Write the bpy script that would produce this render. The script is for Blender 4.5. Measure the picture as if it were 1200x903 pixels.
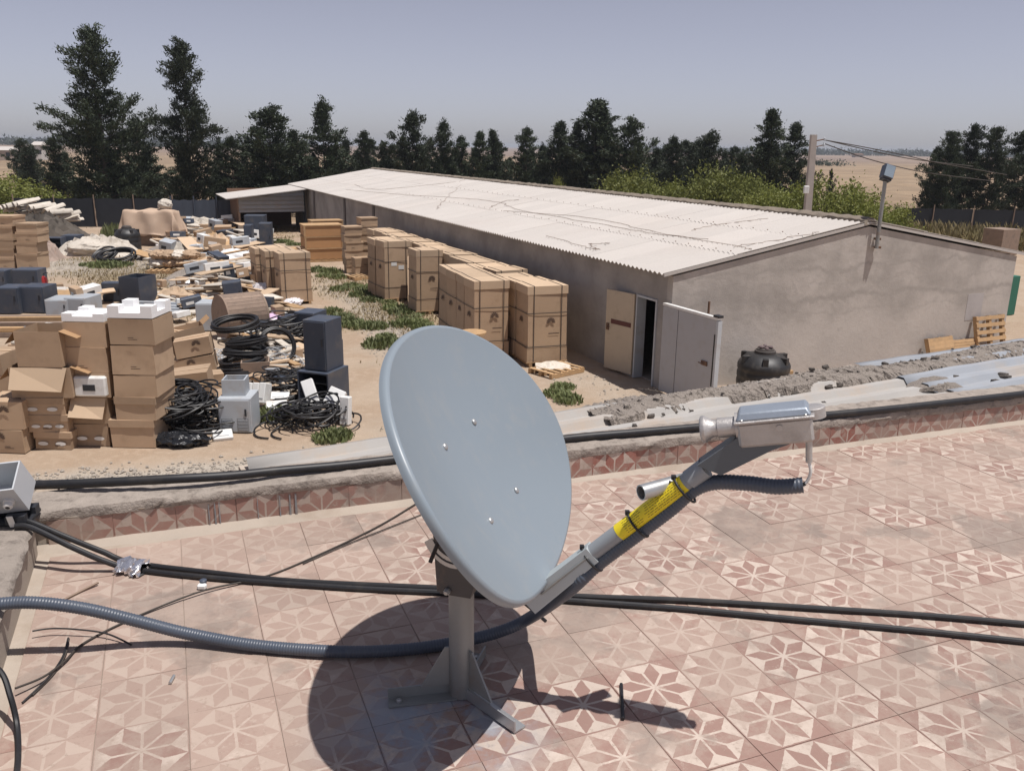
import bpy, math, random
import numpy as np
from mathutils import Vector, Matrix
R = math.radians
SC = bpy.context.scene
for _o in list(bpy.data.objects): bpy.data.objects.remove(_o)

# ------------------------------------------------------------------ camera
CZ = 5.2                       # eye height above the yard
HR = 1.639                     # eye height above the terrace
ZR = CZ - HR                   # terrace floor level
FPX, PIT, ROLL = 996.0, R(15.68), R(0.79)
FW = Vector((0, math.cos(PIT), -math.sin(PIT)))
_r0 = Vector((1, 0, 0)); _u0 = _r0.cross(FW)
RT = _r0 * math.cos(ROLL) + _u0 * math.sin(ROLL)
UP = -_r0 * math.sin(ROLL) + _u0 * math.cos(ROLL)
CAMP = Vector((0, 0, CZ))
cd = bpy.data.cameras.new('camera'); cam = bpy.data.objects.new('camera', cd)
SC.collection.objects.link(cam); SC.camera = cam
m3 = Matrix((RT, UP, -FW)).transposed()
cam.matrix_world = Matrix.Translation(CAMP) @ m3.to_4x4()
cd.sensor_fit = 'HORIZONTAL'; cd.sensor_width = 36.0
cd.lens = FPX / 1200 * 36.0; cd.clip_start = 0.05; cd.clip_end = 20000
SC.render.resolution_x, SC.render.resolution_y = 1024, 770

# ------------------------------------------------------------------ sky, sun, exposure
SUN_AZ, SUN_EL = R(-27.8), R(74.0)          # azimuth from +X, counter-clockwise
SUNV = Vector((math.cos(SUN_AZ) * math.cos(SUN_EL), math.sin(SUN_AZ) * math.cos(SUN_EL), math.sin(SUN_EL)))
W = bpy.data.worlds.new('World'); SC.world = W; W.use_nodes = True
wn, wl = W.node_tree.nodes, W.node_tree.links
for n in list(wn): wn.remove(n)
wo = wn.new('ShaderNodeOutputWorld'); bg = wn.new('ShaderNodeBackground'); sky = wn.new('ShaderNodeTexSky')
sky.sky_type = 'NISHITA'; sky.sun_disc = False; sky.sun_elevation = SUN_EL
sky.sun_rotation = math.atan2(SUNV.x, SUNV.y)
sky.air_density = 0.7; sky.dust_density = 0.6; sky.ozone_density = 4.0; sky.altitude = 100
bg.inputs['Strength'].default_value = 0.086
hs = wn.new('ShaderNodeHueSaturation'); hs.inputs['Saturation'].default_value = 0.45; hs.inputs['Value'].default_value = 1.0
tn = wn.new('ShaderNodeMix'); tn.data_type = 'RGBA'; tn.blend_type = 'MULTIPLY'; tn.inputs[0].default_value = 1.0; tn.inputs[7].default_value = (1.06, .985, 1.04, 1)
wl.new(sky.outputs[0], hs.inputs['Color']); wl.new(hs.outputs[0], tn.inputs[6]); wl.new(tn.outputs[2], bg.inputs['Color']); wl.new(bg.outputs[0], wo.inputs['Surface'])
sd = bpy.data.lights.new('sun', 'SUN'); sd.energy = 4.6; sd.angle = R(0.53); sd.color = (1.0, 0.955, 0.915)
so = bpy.data.objects.new('sun', sd); SC.collection.objects.link(so)
so.rotation_euler = SUNV.to_track_quat('Z', 'Y').to_euler()
SC.view_settings.view_transform = 'Standard'; SC.view_settings.look = 'None'
SC.view_settings.exposure = 0.08; SC.view_settings.gamma = 1.0; SC.view_settings.use_curve_mapping = False

# ------------------------------------------------------------------ helpers
def ray(x, y): return FW + RT * ((x - 600) / FPX) - UP * ((y - 451.5) / FPX)
def gp(x, y, z=0.0):
    d = ray(x, y); return CAMP + d * ((z - CZ) / d.z)
def ap(x, y, Y):
    d = ray(x, y); return CAMP + d * (Y / d.y)
COL = SC.collection
rng = random.Random(7)
def U(a, b): return rng.uniform(a, b)

class MB:
    def __init__(s): s.v = []; s.f = []; s.m = []
    def add(s, vs, fs, m=0):
        b = len(s.v); s.v.extend([tuple(v) for v in vs])
        for f in fs: s.f.append(tuple(b + i for i in f)); s.m.append(m)
        return s
    def hexa(s, p, m=0):       # 4 bottom ccw, 4 top ccw
        return s.add(p, [(3, 2, 1, 0), (4, 5, 6, 7), (0, 1, 5, 4), (1, 2, 6, 5), (2, 3, 7, 6), (3, 0, 4, 7)], m)
    def box(s, c, d, rot=None, m=0):
        hx, hy, hz = d[0] / 2, d[1] / 2, d[2] / 2
        p = [Vector(q) for q in ((-hx, -hy, -hz), (hx, -hy, -hz), (hx, hy, -hz), (-hx, hy, -hz), (-hx, -hy, hz), (hx, -hy, hz), (hx, hy, hz), (-hx, hy, hz))]
        if rot is not None:
            M = rot if isinstance(rot, Matrix) else Matrix.Rotation(rot, 3, 'Z')
            p = [M @ q for q in p]
        c = Vector(c); return s.hexa([q + c for q in p], m)
    def b0(s, x0, x1, y0, y1, z0, z1, m=0): return s.box(((x0 + x1) / 2, (y0 + y1) / 2, (z0 + z1) / 2), (x1 - x0, y1 - y0, z1 - z0), None, m)
    def rbox(s, c, d, bev, rot=None, m=0):       # box with chamfered edges
        hx, hy, hz = d[0] / 2, d[1] / 2, d[2] / 2; b = bev
        import itertools
        idx = {}; vs = []
        for sx, sy, sz in itertools.product((-1, 1), repeat=3):
            for k in range(3):
                q = [sx * (hx - b), sy * (hy - b), sz * (hz - b)]; q[k] = (sx, sy, sz)[k] * (hx, hy, hz)[k]
                idx[(sx, sy, sz, k)] = len(vs); vs.append(Vector(q))
        fs = []
        I = lambda a, k: idx[(a[0], a[1], a[2], k)]
        for k in range(3):
            a, c2 = (k + 1) % 3, (k + 2) % 3
            for sg in (-1, 1):
                loop = []
                for (x, y) in ((-1, -1), (1, -1), (1, 1), (-1, 1)):
                    t = [0, 0, 0]; t[k] = sg; t[a] = x; t[c2] = y; loop.append(I(t, k))
                fs.append(loop if sg > 0 else loop[::-1])
            for x in (-1, 1):
                for y in (-1, 1):
                    t0 = [0, 0, 0]; t1 = [0, 0, 0]; t0[k] = -1; t1[k] = 1; t0[a] = t1[a] = x; t0[c2] = t1[c2] = y
                    q = [I(t0, a), I(t1, a), I(t1, c2), I(t0, c2)]
                    fs.append(q if x * y < 0 else q[::-1])
        for sx, sy, sz in itertools.product((-1, 1), repeat=3):
            q = [idx[(sx, sy, sz, 0)], idx[(sx, sy, sz, 1)], idx[(sx, sy, sz, 2)]]
            fs.append(q if sx * sy * sz > 0 else q[::-1])
        if rot is not None:
            M = rot if isinstance(rot, Matrix) else Matrix.Rotation(rot, 3, 'Z')
            vs = [M @ q for q in vs]
        c = Vector(c); return s.add([q + c for q in vs], fs, m)
    def tube(s, pts, r, n=8, m=0, caps=True):
        pts = [Vector(p) for p in pts]; k = len(pts)
        rr = r if isinstance(r, (list, tuple)) else [r] * k
        T = []
        for i in range(k):
            a = pts[max(i - 1, 0)]; b = pts[min(i + 1, k - 1)]; t = (b - a)
            T.append(t.normalized() if t.length > 1e-9 else Vector((0, 0, 1)))
        ref = Vector((0, 0, 1)) if abs(T[0].z) < 0.9 else Vector((1, 0, 0))
        X = (ref - T[0] * ref.dot(T[0])).normalized()
        vs = []; fs = []
        for i in range(k):
            X = (X - T[i] * X.dot(T[i])).normalized(); Y = T[i].cross(X)
            for j in range(n):
                a = 2 * math.pi * j / n; vs.append(pts[i] + (X * math.cos(a) + Y * math.sin(a)) * rr[i])
        for i in range(k - 1):
            for j in range(n):
                fs.append((i * n + j, i * n + (j + 1) % n, (i + 1) * n + (j + 1) % n, (i + 1) * n + j))
        if caps: fs.append(tuple(range(n - 1, -1, -1))); fs.append(tuple((k - 1) * n + j for j in range(n)))
        return s.add(vs, fs, m)
    def lathe(s, prof, n=20, c=(0, 0, 0), M=None, m=0):
        vs = []; fs = []; c = Vector(c); k = len(prof)
        for r, z in prof:
            for j in range(n):
                a = 2 * math.pi * j / n; q = Vector((r * math.cos(a), r * math.sin(a), z))
                if M is not None: q = M @ q
                vs.append(q + c)
        for i in range(k - 1):
            for j in range(n): fs.append((i * n + j, i * n + (j + 1) % n, (i + 1) * n + (j + 1) % n, (i + 1) * n + j))
        fs.append(tuple(range(n - 1, -1, -1))); fs.append(tuple((k - 1) * n + j for j in range(n)))
        return s.add(vs, fs, m)
    def prism(s, poly, z0, z1, M=None, m=0):
        n = len(poly); vs = [Vector((x, y, z0)) for x, y in poly] + [Vector((x, y, z1)) for x, y in poly]
        if M is not None: vs = [M @ q for q in vs]
        fs = [tuple(range(n - 1, -1, -1)), tuple(range(n, 2 * n))] + [(i, (i + 1) % n, n + (i + 1) % n, n + i) for i in range(n)]
        return s.add(vs, fs, m)
    def mesh(s, name, mats, origin=(0, 0, 0), smooth=True, angle=35):
        me = bpy.data.meshes.new(name); o = Vector(origin)
        me.from_pydata([(v[0] - o.x, v[1] - o.y, v[2] - o.z) for v in s.v], [], s.f)
        if not isinstance(mats, (list, tuple)): mats = [mats]
        for q in mats: me.materials.append(q)
        if len(mats) > 1: me.polygons.foreach_set('material_index', s.m)
        if smooth:
            me.polygons.foreach_set('use_smooth', [True] * len(s.f)); me.set_sharp_from_angle(angle=R(angle))
        me.update(); return me
    def build(s, name, mats, parent=None, origin=(0, 0, 0), smooth=True, angle=35, loc=None):
        o = link(bpy.data.objects.new(name, s.mesh(name, mats, origin, smooth, angle)))
        if parent is not None: o.parent = parent
        if loc is not None: o.location = loc
        return o
def link(o): COL.objects.link(o); return o
def tag(o, label, cat, group=None):
    o['label'] = label; o['category'] = cat
    if group: o['group'] = group
    return o
def thing(name, label, cat, loc=(0, 0, 0), rz=0.0, group=None):
    o = link(bpy.data.objects.new(name, None)); o.location = loc; o.rotation_euler = (0, 0, rz); o.empty_display_size = .1
    return tag(o, label, cat, group)
def struct(o): o['kind'] = 'structure'; return o
def stuff(o): o['kind'] = 'stuff'; return o
def copy_tree(o, parent=None):
    c = o.copy(); link(c); c.parent = parent
    for ch in list(o.children): copy_tree(ch, c)
    return c
def catmull(P, seg=8):
    P = [Vector(p) for p in P]; out = []
    for i in range(len(P) - 1):
        p0 = P[max(i - 1, 0)]; p1 = P[i]; p2 = P[i + 1]; p3 = P[min(i + 2, len(P) - 1)]
        for k in range(seg):
            t = k / seg
            out.append(0.5 * ((2 * p1) + (p2 - p0) * t + (2 * p0 - 5 * p1 + 4 * p2 - p3) * t * t + (3 * p1 - p0 - 3 * p2 + p3) * t ** 3))
    out.append(P[-1]); return out

# ------------------------------------------------------------------ materials
def NT(name):
    m = bpy.data.materials.new(name); m.use_nodes = True; nt = m.node_tree
    for n in list(nt.nodes): nt.nodes.remove(n)
    o = nt.nodes.new('ShaderNodeOutputMaterial'); b = nt.nodes.new('ShaderNodeBsdfPrincipled')
    nt.links.new(b.outputs[0], o.inputs['Surface']); return m, nt, b
def nd(nt, t, **kw):
    n = nt.nodes.new(t)
    for k, v in kw.items():
        if k in ('op', 'operation'): n.operation = v
        elif k == 'blend': n.blend_type = v
        else: setattr(n, k, v)
    return n
def setin(nt, sock, v):
    if isinstance(v, bpy.types.NodeSocket): nt.links.new(v, sock)
    elif v is not None: sock.default_value = v
def math_(nt, op, a, b=None, c=None, clamp=False):
    n = nt.nodes.new('ShaderNodeMath'); n.operation = op; n.use_clamp = clamp
    for i, q in enumerate((a, b, c)): setin(nt, n.inputs[i], q)
    return n.outputs[0]
def mixc(nt, f, a, b, blend='MIX'):
    n = nt.nodes.new('ShaderNodeMix'); n.data_type = 'RGBA'; n.blend_type = blend
    setin(nt, n.inputs[0], f)
    for i, q in ((6, a), (7, b)):
        if isinstance(q, (tuple, list)): q = tuple(q[:3]) + (1,)
        setin(nt, n.inputs[i], q)
    return n.outputs[2]
def noise(nt, vec, scale, detail=4, rough=.55, out='Fac'):
    n = nt.nodes.new('ShaderNodeTexNoise'); n.inputs['Scale'].default_value = scale; n.inputs['Detail'].default_value = detail; n.inputs['Roughness'].default_value = rough
    if vec is not None: nt.links.new(vec, n.inputs['Vector'])
    return n.outputs[0] if out == 'Fac' else n.outputs[1]
def ramp(nt, f, a, b):          # smoothstep a..b
    n = nt.nodes.new('ShaderNodeMapRange'); n.interpolation_type = 'SMOOTHSTEP'; n.clamp = True
    nt.links.new(f, n.inputs[0]); n.inputs[1].default_value = a; n.inputs[2].default_value = b
    return n.outputs[0]
def bumpn(nt, b, h, strength=.3, dist=.01):
    n = nt.nodes.new('ShaderNodeBump'); n.inputs['Strength'].default_value = strength; n.inputs['Distance'].default_value = dist
    nt.links.new(h, n.inputs['Height']); nt.links.new(n.outputs[0], b.inputs['Normal'])
def wcoord(nt):
    g = nt.nodes.new('ShaderNodeNewGeometry'); return g.outputs['Position']
def ocoord(nt):                 # object coordinates shifted by the object's random number
    t = nt.nodes.new('ShaderNodeTexCoord'); i = nt.nodes.new('ShaderNodeObjectInfo')
    v = nt.nodes.new('ShaderNodeVectorMath'); v.operation = 'MULTIPLY_ADD'
    c = nt.nodes.new('ShaderNodeCombineXYZ')
    for k in range(3): nt.links.new(i.outputs['Random'], c.inputs[k])
    nt.links.new(c.outputs[0], v.inputs[0]); v.inputs[1].default_value = (37, 53, 71); nt.links.new(t.outputs['Object'], v.inputs[2])
    return v.outputs[0], i.outputs['Random']
def pm(name, col, rough=.8, metal=0.0, var=.18, scale=3.0, bump=.15, bscale=40, rnd=.12, dirt=None, dirtamt=.5, dscale=5, bdist=.004):
    m, nt, b = NT(name); v, rn = ocoord(nt)
    n1 = noise(nt, v, scale, 5, .6)
    c = mixc(nt, n1, tuple(q * (1 - var) for q in col), tuple(min(q * (1 + var), 1) for q in col))
    if dirt:
        d = ramp(nt, noise(nt, v, dscale, 6, .65), .48, .72)
        c = mixc(nt, math_(nt, 'MULTIPLY', d, dirtamt), c, dirt)
    if rnd:
        f = math_(nt, 'MULTIPLY_ADD', rn, 2 * rnd, 1 - rnd)
        cc = nd(nt, 'ShaderNodeCombineColor')
        for k in range(3): nt.links.new(f, cc.inputs[k])
        c = mixc(nt, 1.0, c, cc.outputs[0], 'MULTIPLY')
    nt.links.new(c, b.inputs['Base Color'])
    b.inputs['Roughness'].default_value = rough; b.inputs['Metallic'].default_value = metal
    if bump: bumpn(nt, b, noise(nt, v, bscale, 4, .6), bump, bdist)
    return m
# palette of shared materials
M = {}
M['cement'] = pm('beige_cement', (.375, .32, .265), .9, var=.2, scale=2.5, bump=.35, bscale=60, dirt=(.26, .20, .15), dirtamt=.55, dscale=3)
M['concrete'] = pm('weathered_concrete', (.29, .25, .215), .95, var=.35, scale=14, bump=.9, bscale=70, dirt=(.12, .10, .085), dirtamt=.8, dscale=18, bdist=.008)
M['rubble'] = pm('crumbled_mortar', (.30, .26, .225), .95, var=.35, scale=14, bump=1.0, bscale=55, dirt=(.12, .10, .085), dirtamt=.7, dscale=14, bdist=.03)
M['zinc'] = pm('dusty_zinc_sheet', (.34, .325, .305), .8, .0, var=.15, scale=3, bump=.05, dirt=(.38, .30, .23), dirtamt=.7, dscale=2.5)
M['zinc_blue'] = pm('blue_grey_sheet', (.31, .33, .36), .75, .0, var=.15, scale=3, bump=.05, dirt=(.40, .34, .28), dirtamt=.7, dscale=2.0)
M['black'] = pm('black_cable_sheath', (.013, .013, .015), .5, var=.2, bump=.05, rnd=.1, dirt=(.07, .06, .05), dirtamt=.3, dscale=9)
M['wire'] = pm('thin_wire_sheath', (.045, .036, .03), .7, var=.2, bump=0)
M['carton'] = pm('cardboard', (.41, .29, .19), .85, var=.10, scale=2.2, bump=.12, bscale=25, rnd=.16, dirt=(.30, .205, .13), dirtamt=.5, dscale=3)
M['carton_lt'] = pm('cardboard_lid', (.50, .37, .25), .85, var=.10, scale=2.2, bump=.12, bscale=25, rnd=.14)
M['carton_in'] = pm('cardboard_inside', (.34, .21, .11), .9, var=.12, scale=2, bump=.1, rnd=.12)
M['strap'] = pm('carton_strap', (.07, .055, .045), .5, var=.1, bump=0)
M['ink'] = pm('brown_print', (.10, .062, .042), .8, var=.1, bump=0)
M['paper'] = pm('white_paper_label', (.70, .69, .66), .7, var=.06, bump=0)
M['foam'] = pm('white_foam', (.80, .80, .80), .85, var=.05, scale=6, bump=.2, bscale=120, rnd=.05)
M['slate'] = pm('slate_blue_paint', (.055, .068, .095), .45, .1, var=.15, scale=2, bump=.03, rnd=.22, dirt=(.16, .14, .12), dirtamt=.45, dscale=2.5)
M['slate_dk'] = pm('dark_cabinet_inside', (.02, .022, .028), .6, var=.15, bump=.05)
M['grey'] = pm('light_grey_paint', (.42, .45, .48), .45, .05, var=.08, bump=.03, rnd=.12, dirt=(.33, .27, .21), dirtamt=.5, dscale=2.2)
M['white'] = pm('white_plastic', (.74, .74, .72), .5, var=.06, bump=.03, rnd=.08, dirt=(.42, .36, .29), dirtamt=.35, dscale=4)
M['offwhite'] = pm('dusty_offwhite', (.55, .50, .43), .8, var=.15, bump=.2, rnd=.15, dirt=(.33, .27, .2), dirtamt=.5)
M['wood'] = pm('pale_timber', (.42, .27, .14), .85, var=.22, scale=7, bump=.25, bscale=50, rnd=.16, dirt=(.22, .16, .11), dirtamt=.4)
M['plywood'] = pm('orange_plywood', (.40, .22, .10), .75, var=.15, scale=3, bump=.12, rnd=.12)
M['drumwood'] = pm('weathered_drum_wood', (.26, .19, .145), .9, var=.22, scale=6, bump=.3, bscale=40, rnd=.1, dirt=(.14, .11, .09), dirtamt=.5)
M['rust'] = pm('rusty_steel', (.17, .10, .065), .85, .2, var=.3, scale=9, bump=.3)
M['galv'] = pm('galvanised_steel', (.50, .51, .51), .42, .75, var=.16, scale=9, bump=.06, bscale=50, rnd=.05, dirt=(.36, .31, .26), dirtamt=.55, dscale=7)
M['mast'] = pm('grey_painted_pipe', (.27, .28, .275), .45, .35, var=.18, scale=9, bump=.12, bscale=60, rnd=.02, dirt=(.26, .19, .14), dirtamt=.6, dscale=6)
M['red'] = pm('red_enamel', (.45, .03, .03), .35, var=.1, bump=0)
M['yellow'] = pm('yellow_label', (.78, .62, .02), .5, var=.06, bump=0, rnd=0)
M['plastic_bag'] = pm('pale_plastic_film', (.62, .60, .62), .4, var=.15, scale=8, bump=.4, bscale=20)
M['rag'] = pm('tan_canvas', (.46, .34, .25), .9, var=.12, scale=4, bump=.3, bscale=60)
M['tank'] = pm('black_tank_plastic', (.022, .022, .024), .5, var=.2, bump=.1, dirt=(.10, .09, .08), dirtamt=.6, dscale=4)
M['lilac'] = pm('lilac_film', (.55, .40, .55), .6, var=.15, bump=.3)
M['green'] = pm('green_metal', (.02, .15, .10), .5, var=.2, bump=.05)

def fan_emblem(mb, c, ex, ey, s, m=0, off=.004):
    """fan of eight tapered petals printed on a carton; ex, ey span the face"""
    c = Vector(c); ex = Vector(ex); ey = Vector(ey); nz = ex.cross(ey).normalized()
    for k in range(8):
        a = R(90 + (k - 3.5) * 27); d = ex * math.cos(a) + ey * math.sin(a); t = nz.cross(d)
        base = c + nz * off
        pts = [base + d * (.06 * s), base + d * (.34 * s) + t * (.105 * s), base + d * (.50 * s) + t * (.05 * s), base + d * (.50 * s) - t * (.06 * s), base + d * (.32 * s) - t * (.105 * s)]
        mb.add(pts, [(4, 3, 2, 1, 0)], m)

# ------------------------------------------------------------------ ground
def npnoise(x, y, s, seed):
    r = np.random.RandomState(seed); out = 0
    for k in range(5):
        a = r.uniform(0, 6.28); f = s * 1.7 ** k; p = r.uniform(0, 6.28, 2)
        out = out + (np.sin(f * (x * np.cos(a) + y * np.sin(a)) + p[0] + 1.3 * np.sin(.6 * f * (y * np.cos(a) - x * np.sin(a)) + p[1]))) / 1.45 ** k
    return out / 2.6
def axis(lo, hi, step, far):
    a = list(np.arange(lo, hi + 1e-6, step)); s = step
    l, h = lo, hi; L, Hh = [], []
    while h < far: s *= 1.35; h += s; l -= s; Hh.append(h); L.append(l)
    return np.array(L[::-1] + a + Hh)
gx = axis(-42, 24, .3, 4500); gy = axis(9, 62, .3, 4500)
GX, GY = np.meshgrid(gx, gy); nx, ny = len(gx), len(gy)
def blob(px, py, rx, ry, ang=0, p=1):
    c = gp(px, py); dx, dy = GX - c.x, GY - c.y; ca, sa = math.cos(ang), math.sin(ang)
    q = ((dx * ca + dy * sa) / rx) ** 2 + ((-dx * sa + dy * ca) / ry) ** 2
    return np.exp(-q * p)
WAZ = R(24.67)
nz1 = npnoise(GX, GY, .9, 3); nz2 = npnoise(GX, GY, 2.6, 4); nz3 = npnoise(GX, GY, .25, 5)
grav = blob(95, 312, 5.5, 4.5, 0) * 1.3 + blob(420, 350, .9, 6, WAZ) + blob(470, 400, 1.0, 5, WAZ) + blob(370, 545, 3, .9, R(14)) * 1.1 + blob(200, 560, 4, .7, R(10)) * .8 + blob(600, 480, 4, 1.5, R(14)) * .4 + blob(690, 440, 2.5, 2.5) * .45
grav = np.clip(grav + .35 * nz1 + .25 * nz2 - .35, 0, 1)
gras = blob(120, 305, 1.4, 2.5, 1.2) + blob(170, 330, 5, 3.5) * .9 + blob(430, 345, 1.4, 5, WAZ) + blob(405, 378, 1.8, 1.5) + blob(330, 380, 2, 2) * .5 + blob(480, 370, 1, 3, WAZ) + blob(110, 320, 3, 2) * .5 + blob(200, 370, 2.5, 2) * .7 + blob(300, 275, 6, 6) * .5
gras = np.clip(gras + .4 * nz1 + .35 * nz2 - .3, 0, 1)
fld = 1 / (1 + np.exp(-(GY - 59.5 - nz1) * 2))
lav = 1 / (1 + np.exp(-(GY + 60 * nz3 - 420) / 45))
DAMP = (np.abs(GX + 9) < 33) & (GY < 62)
GZ = np.where(DAMP, -.012 + .010 * nz2 * np.clip(1, 0, 1), -.02)
co = np.stack([GX, GY, GZ], -1).reshape(-1, 3)
ii = np.arange((nx - 1) * (ny - 1)); q = (ii // (nx - 1)) * nx + ii % (nx - 1)
fa = np.stack([q, q + 1, q + nx + 1, q + nx], 1)
gm = bpy.data.meshes.new('ground'); gm.from_pydata(co.tolist(), [], fa.tolist())
for nm, ar in (('gravel', grav), ('grass', gras), ('field', fld), ('far', lav)):
    at = gm.attributes.new(nm, 'FLOAT', 'POINT'); at.data.foreach_set('value', ar.reshape(-1).astype(np.float32))
gm.polygons.foreach_set('use_smooth', [True] * len(fa))
def ground_mat():
    m, nt, b = NT('dry_yard_earth'); v = wcoord(nt)
    def A(n): a = nd(nt, 'ShaderNodeAttribute'); a.attribute_name = n; return a.outputs['Fac']
    n1 = noise(nt, v, .55, 6, .6); n2 = noise(nt, v, 5, 6, .65); n3 = noise(nt, v, 40, 3, .6)
    earth = mixc(nt, ramp(nt, n1, .35, .68), (.335, .245, .17), (.39, .305, .225))
    earth = mixc(nt, math_(nt, 'MULTIPLY', ramp(nt, n2, .45, .7), .45), earth, (.46, .36, .27))
    gr = mixc(nt, ramp(nt, n3, .35, .65), (.27, .235, .195), (.46, .42, .36))
    gr = mixc(nt, math_(nt, 'MULTIPLY', n2, .4), gr, (.40, .34, .27))
    gf = math_(nt, 'MULTIPLY', A('gravel'), ramp(nt, math_(nt, 'ADD', n2, math_(nt, 'MULTIPLY', n3, .4)), .35, .75), clamp=True)
    c = mixc(nt, math_(nt, 'MULTIPLY', gf, 1.3, clamp=True), earth, gr)
    gs = mixc(nt, ramp(nt, n3, .3, .7), (.20, .155, .07), (.30, .235, .12))
    c = mixc(nt, math_(nt, 'MULTIPLY', math_(nt, 'MULTIPLY', A('grass'), ramp(nt, n2, .35, .65)), .85), c, gs)
    nf = noise(nt, v, .02, 5, .6); nf2 = noise(nt, v, .3, 5, .6)
    fc = mixc(nt, ramp(nt, nf, .35, .65), (.25, .175, .11), (.32, .235, .15))
    fc = mixc(nt, math_(nt, 'MULTIPLY', ramp(nt, nf2, .4, .65), .45), fc, (.24, .16, .09))
    trk = ramp(nt, math_(nt, 'ADD', noise(nt, v, .06, 6, .7), math_(nt, 'MULTIPLY', nf2, .3)), .60, .72)
    fc = mixc(nt, math_(nt, 'MULTIPLY', trk, .5), fc, (.17, .125, .08))
    c = mixc(nt, A('field'), c, fc)
    lc = mixc(nt, ramp(nt, noise(nt, v, .004, 4, .6), .4, .6), (.17, .125, .105), (.26, .19, .14))
    c = mixc(nt, A('far'), c, lc)
    nt.links.new(c, b.inputs['Base Color']); b.inputs['Roughness'].default_value = .95
    h = math_(nt, 'ADD', n3, math_(nt, 'MULTIPLY', n2, 2)); bumpn(nt, b, h, .6, .02)
    return m
gm.materials.append(ground_mat())
struct(link(bpy.data.objects.new('ground', gm)))

# ------------------------------------------------------------------ terrace
TAZ = R(21.72); TA = Vector((math.cos(TAZ), math.sin(TAZ), 0)); TB = Vector((-math.sin(TAZ), math.cos(TAZ), 0))
TO = Vector((.372, 2.564, ZR)); TS = .25
def TF(a, b, z=0.0): return TO + TA * a + TB * b + Vector((0, 0, z))

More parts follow.
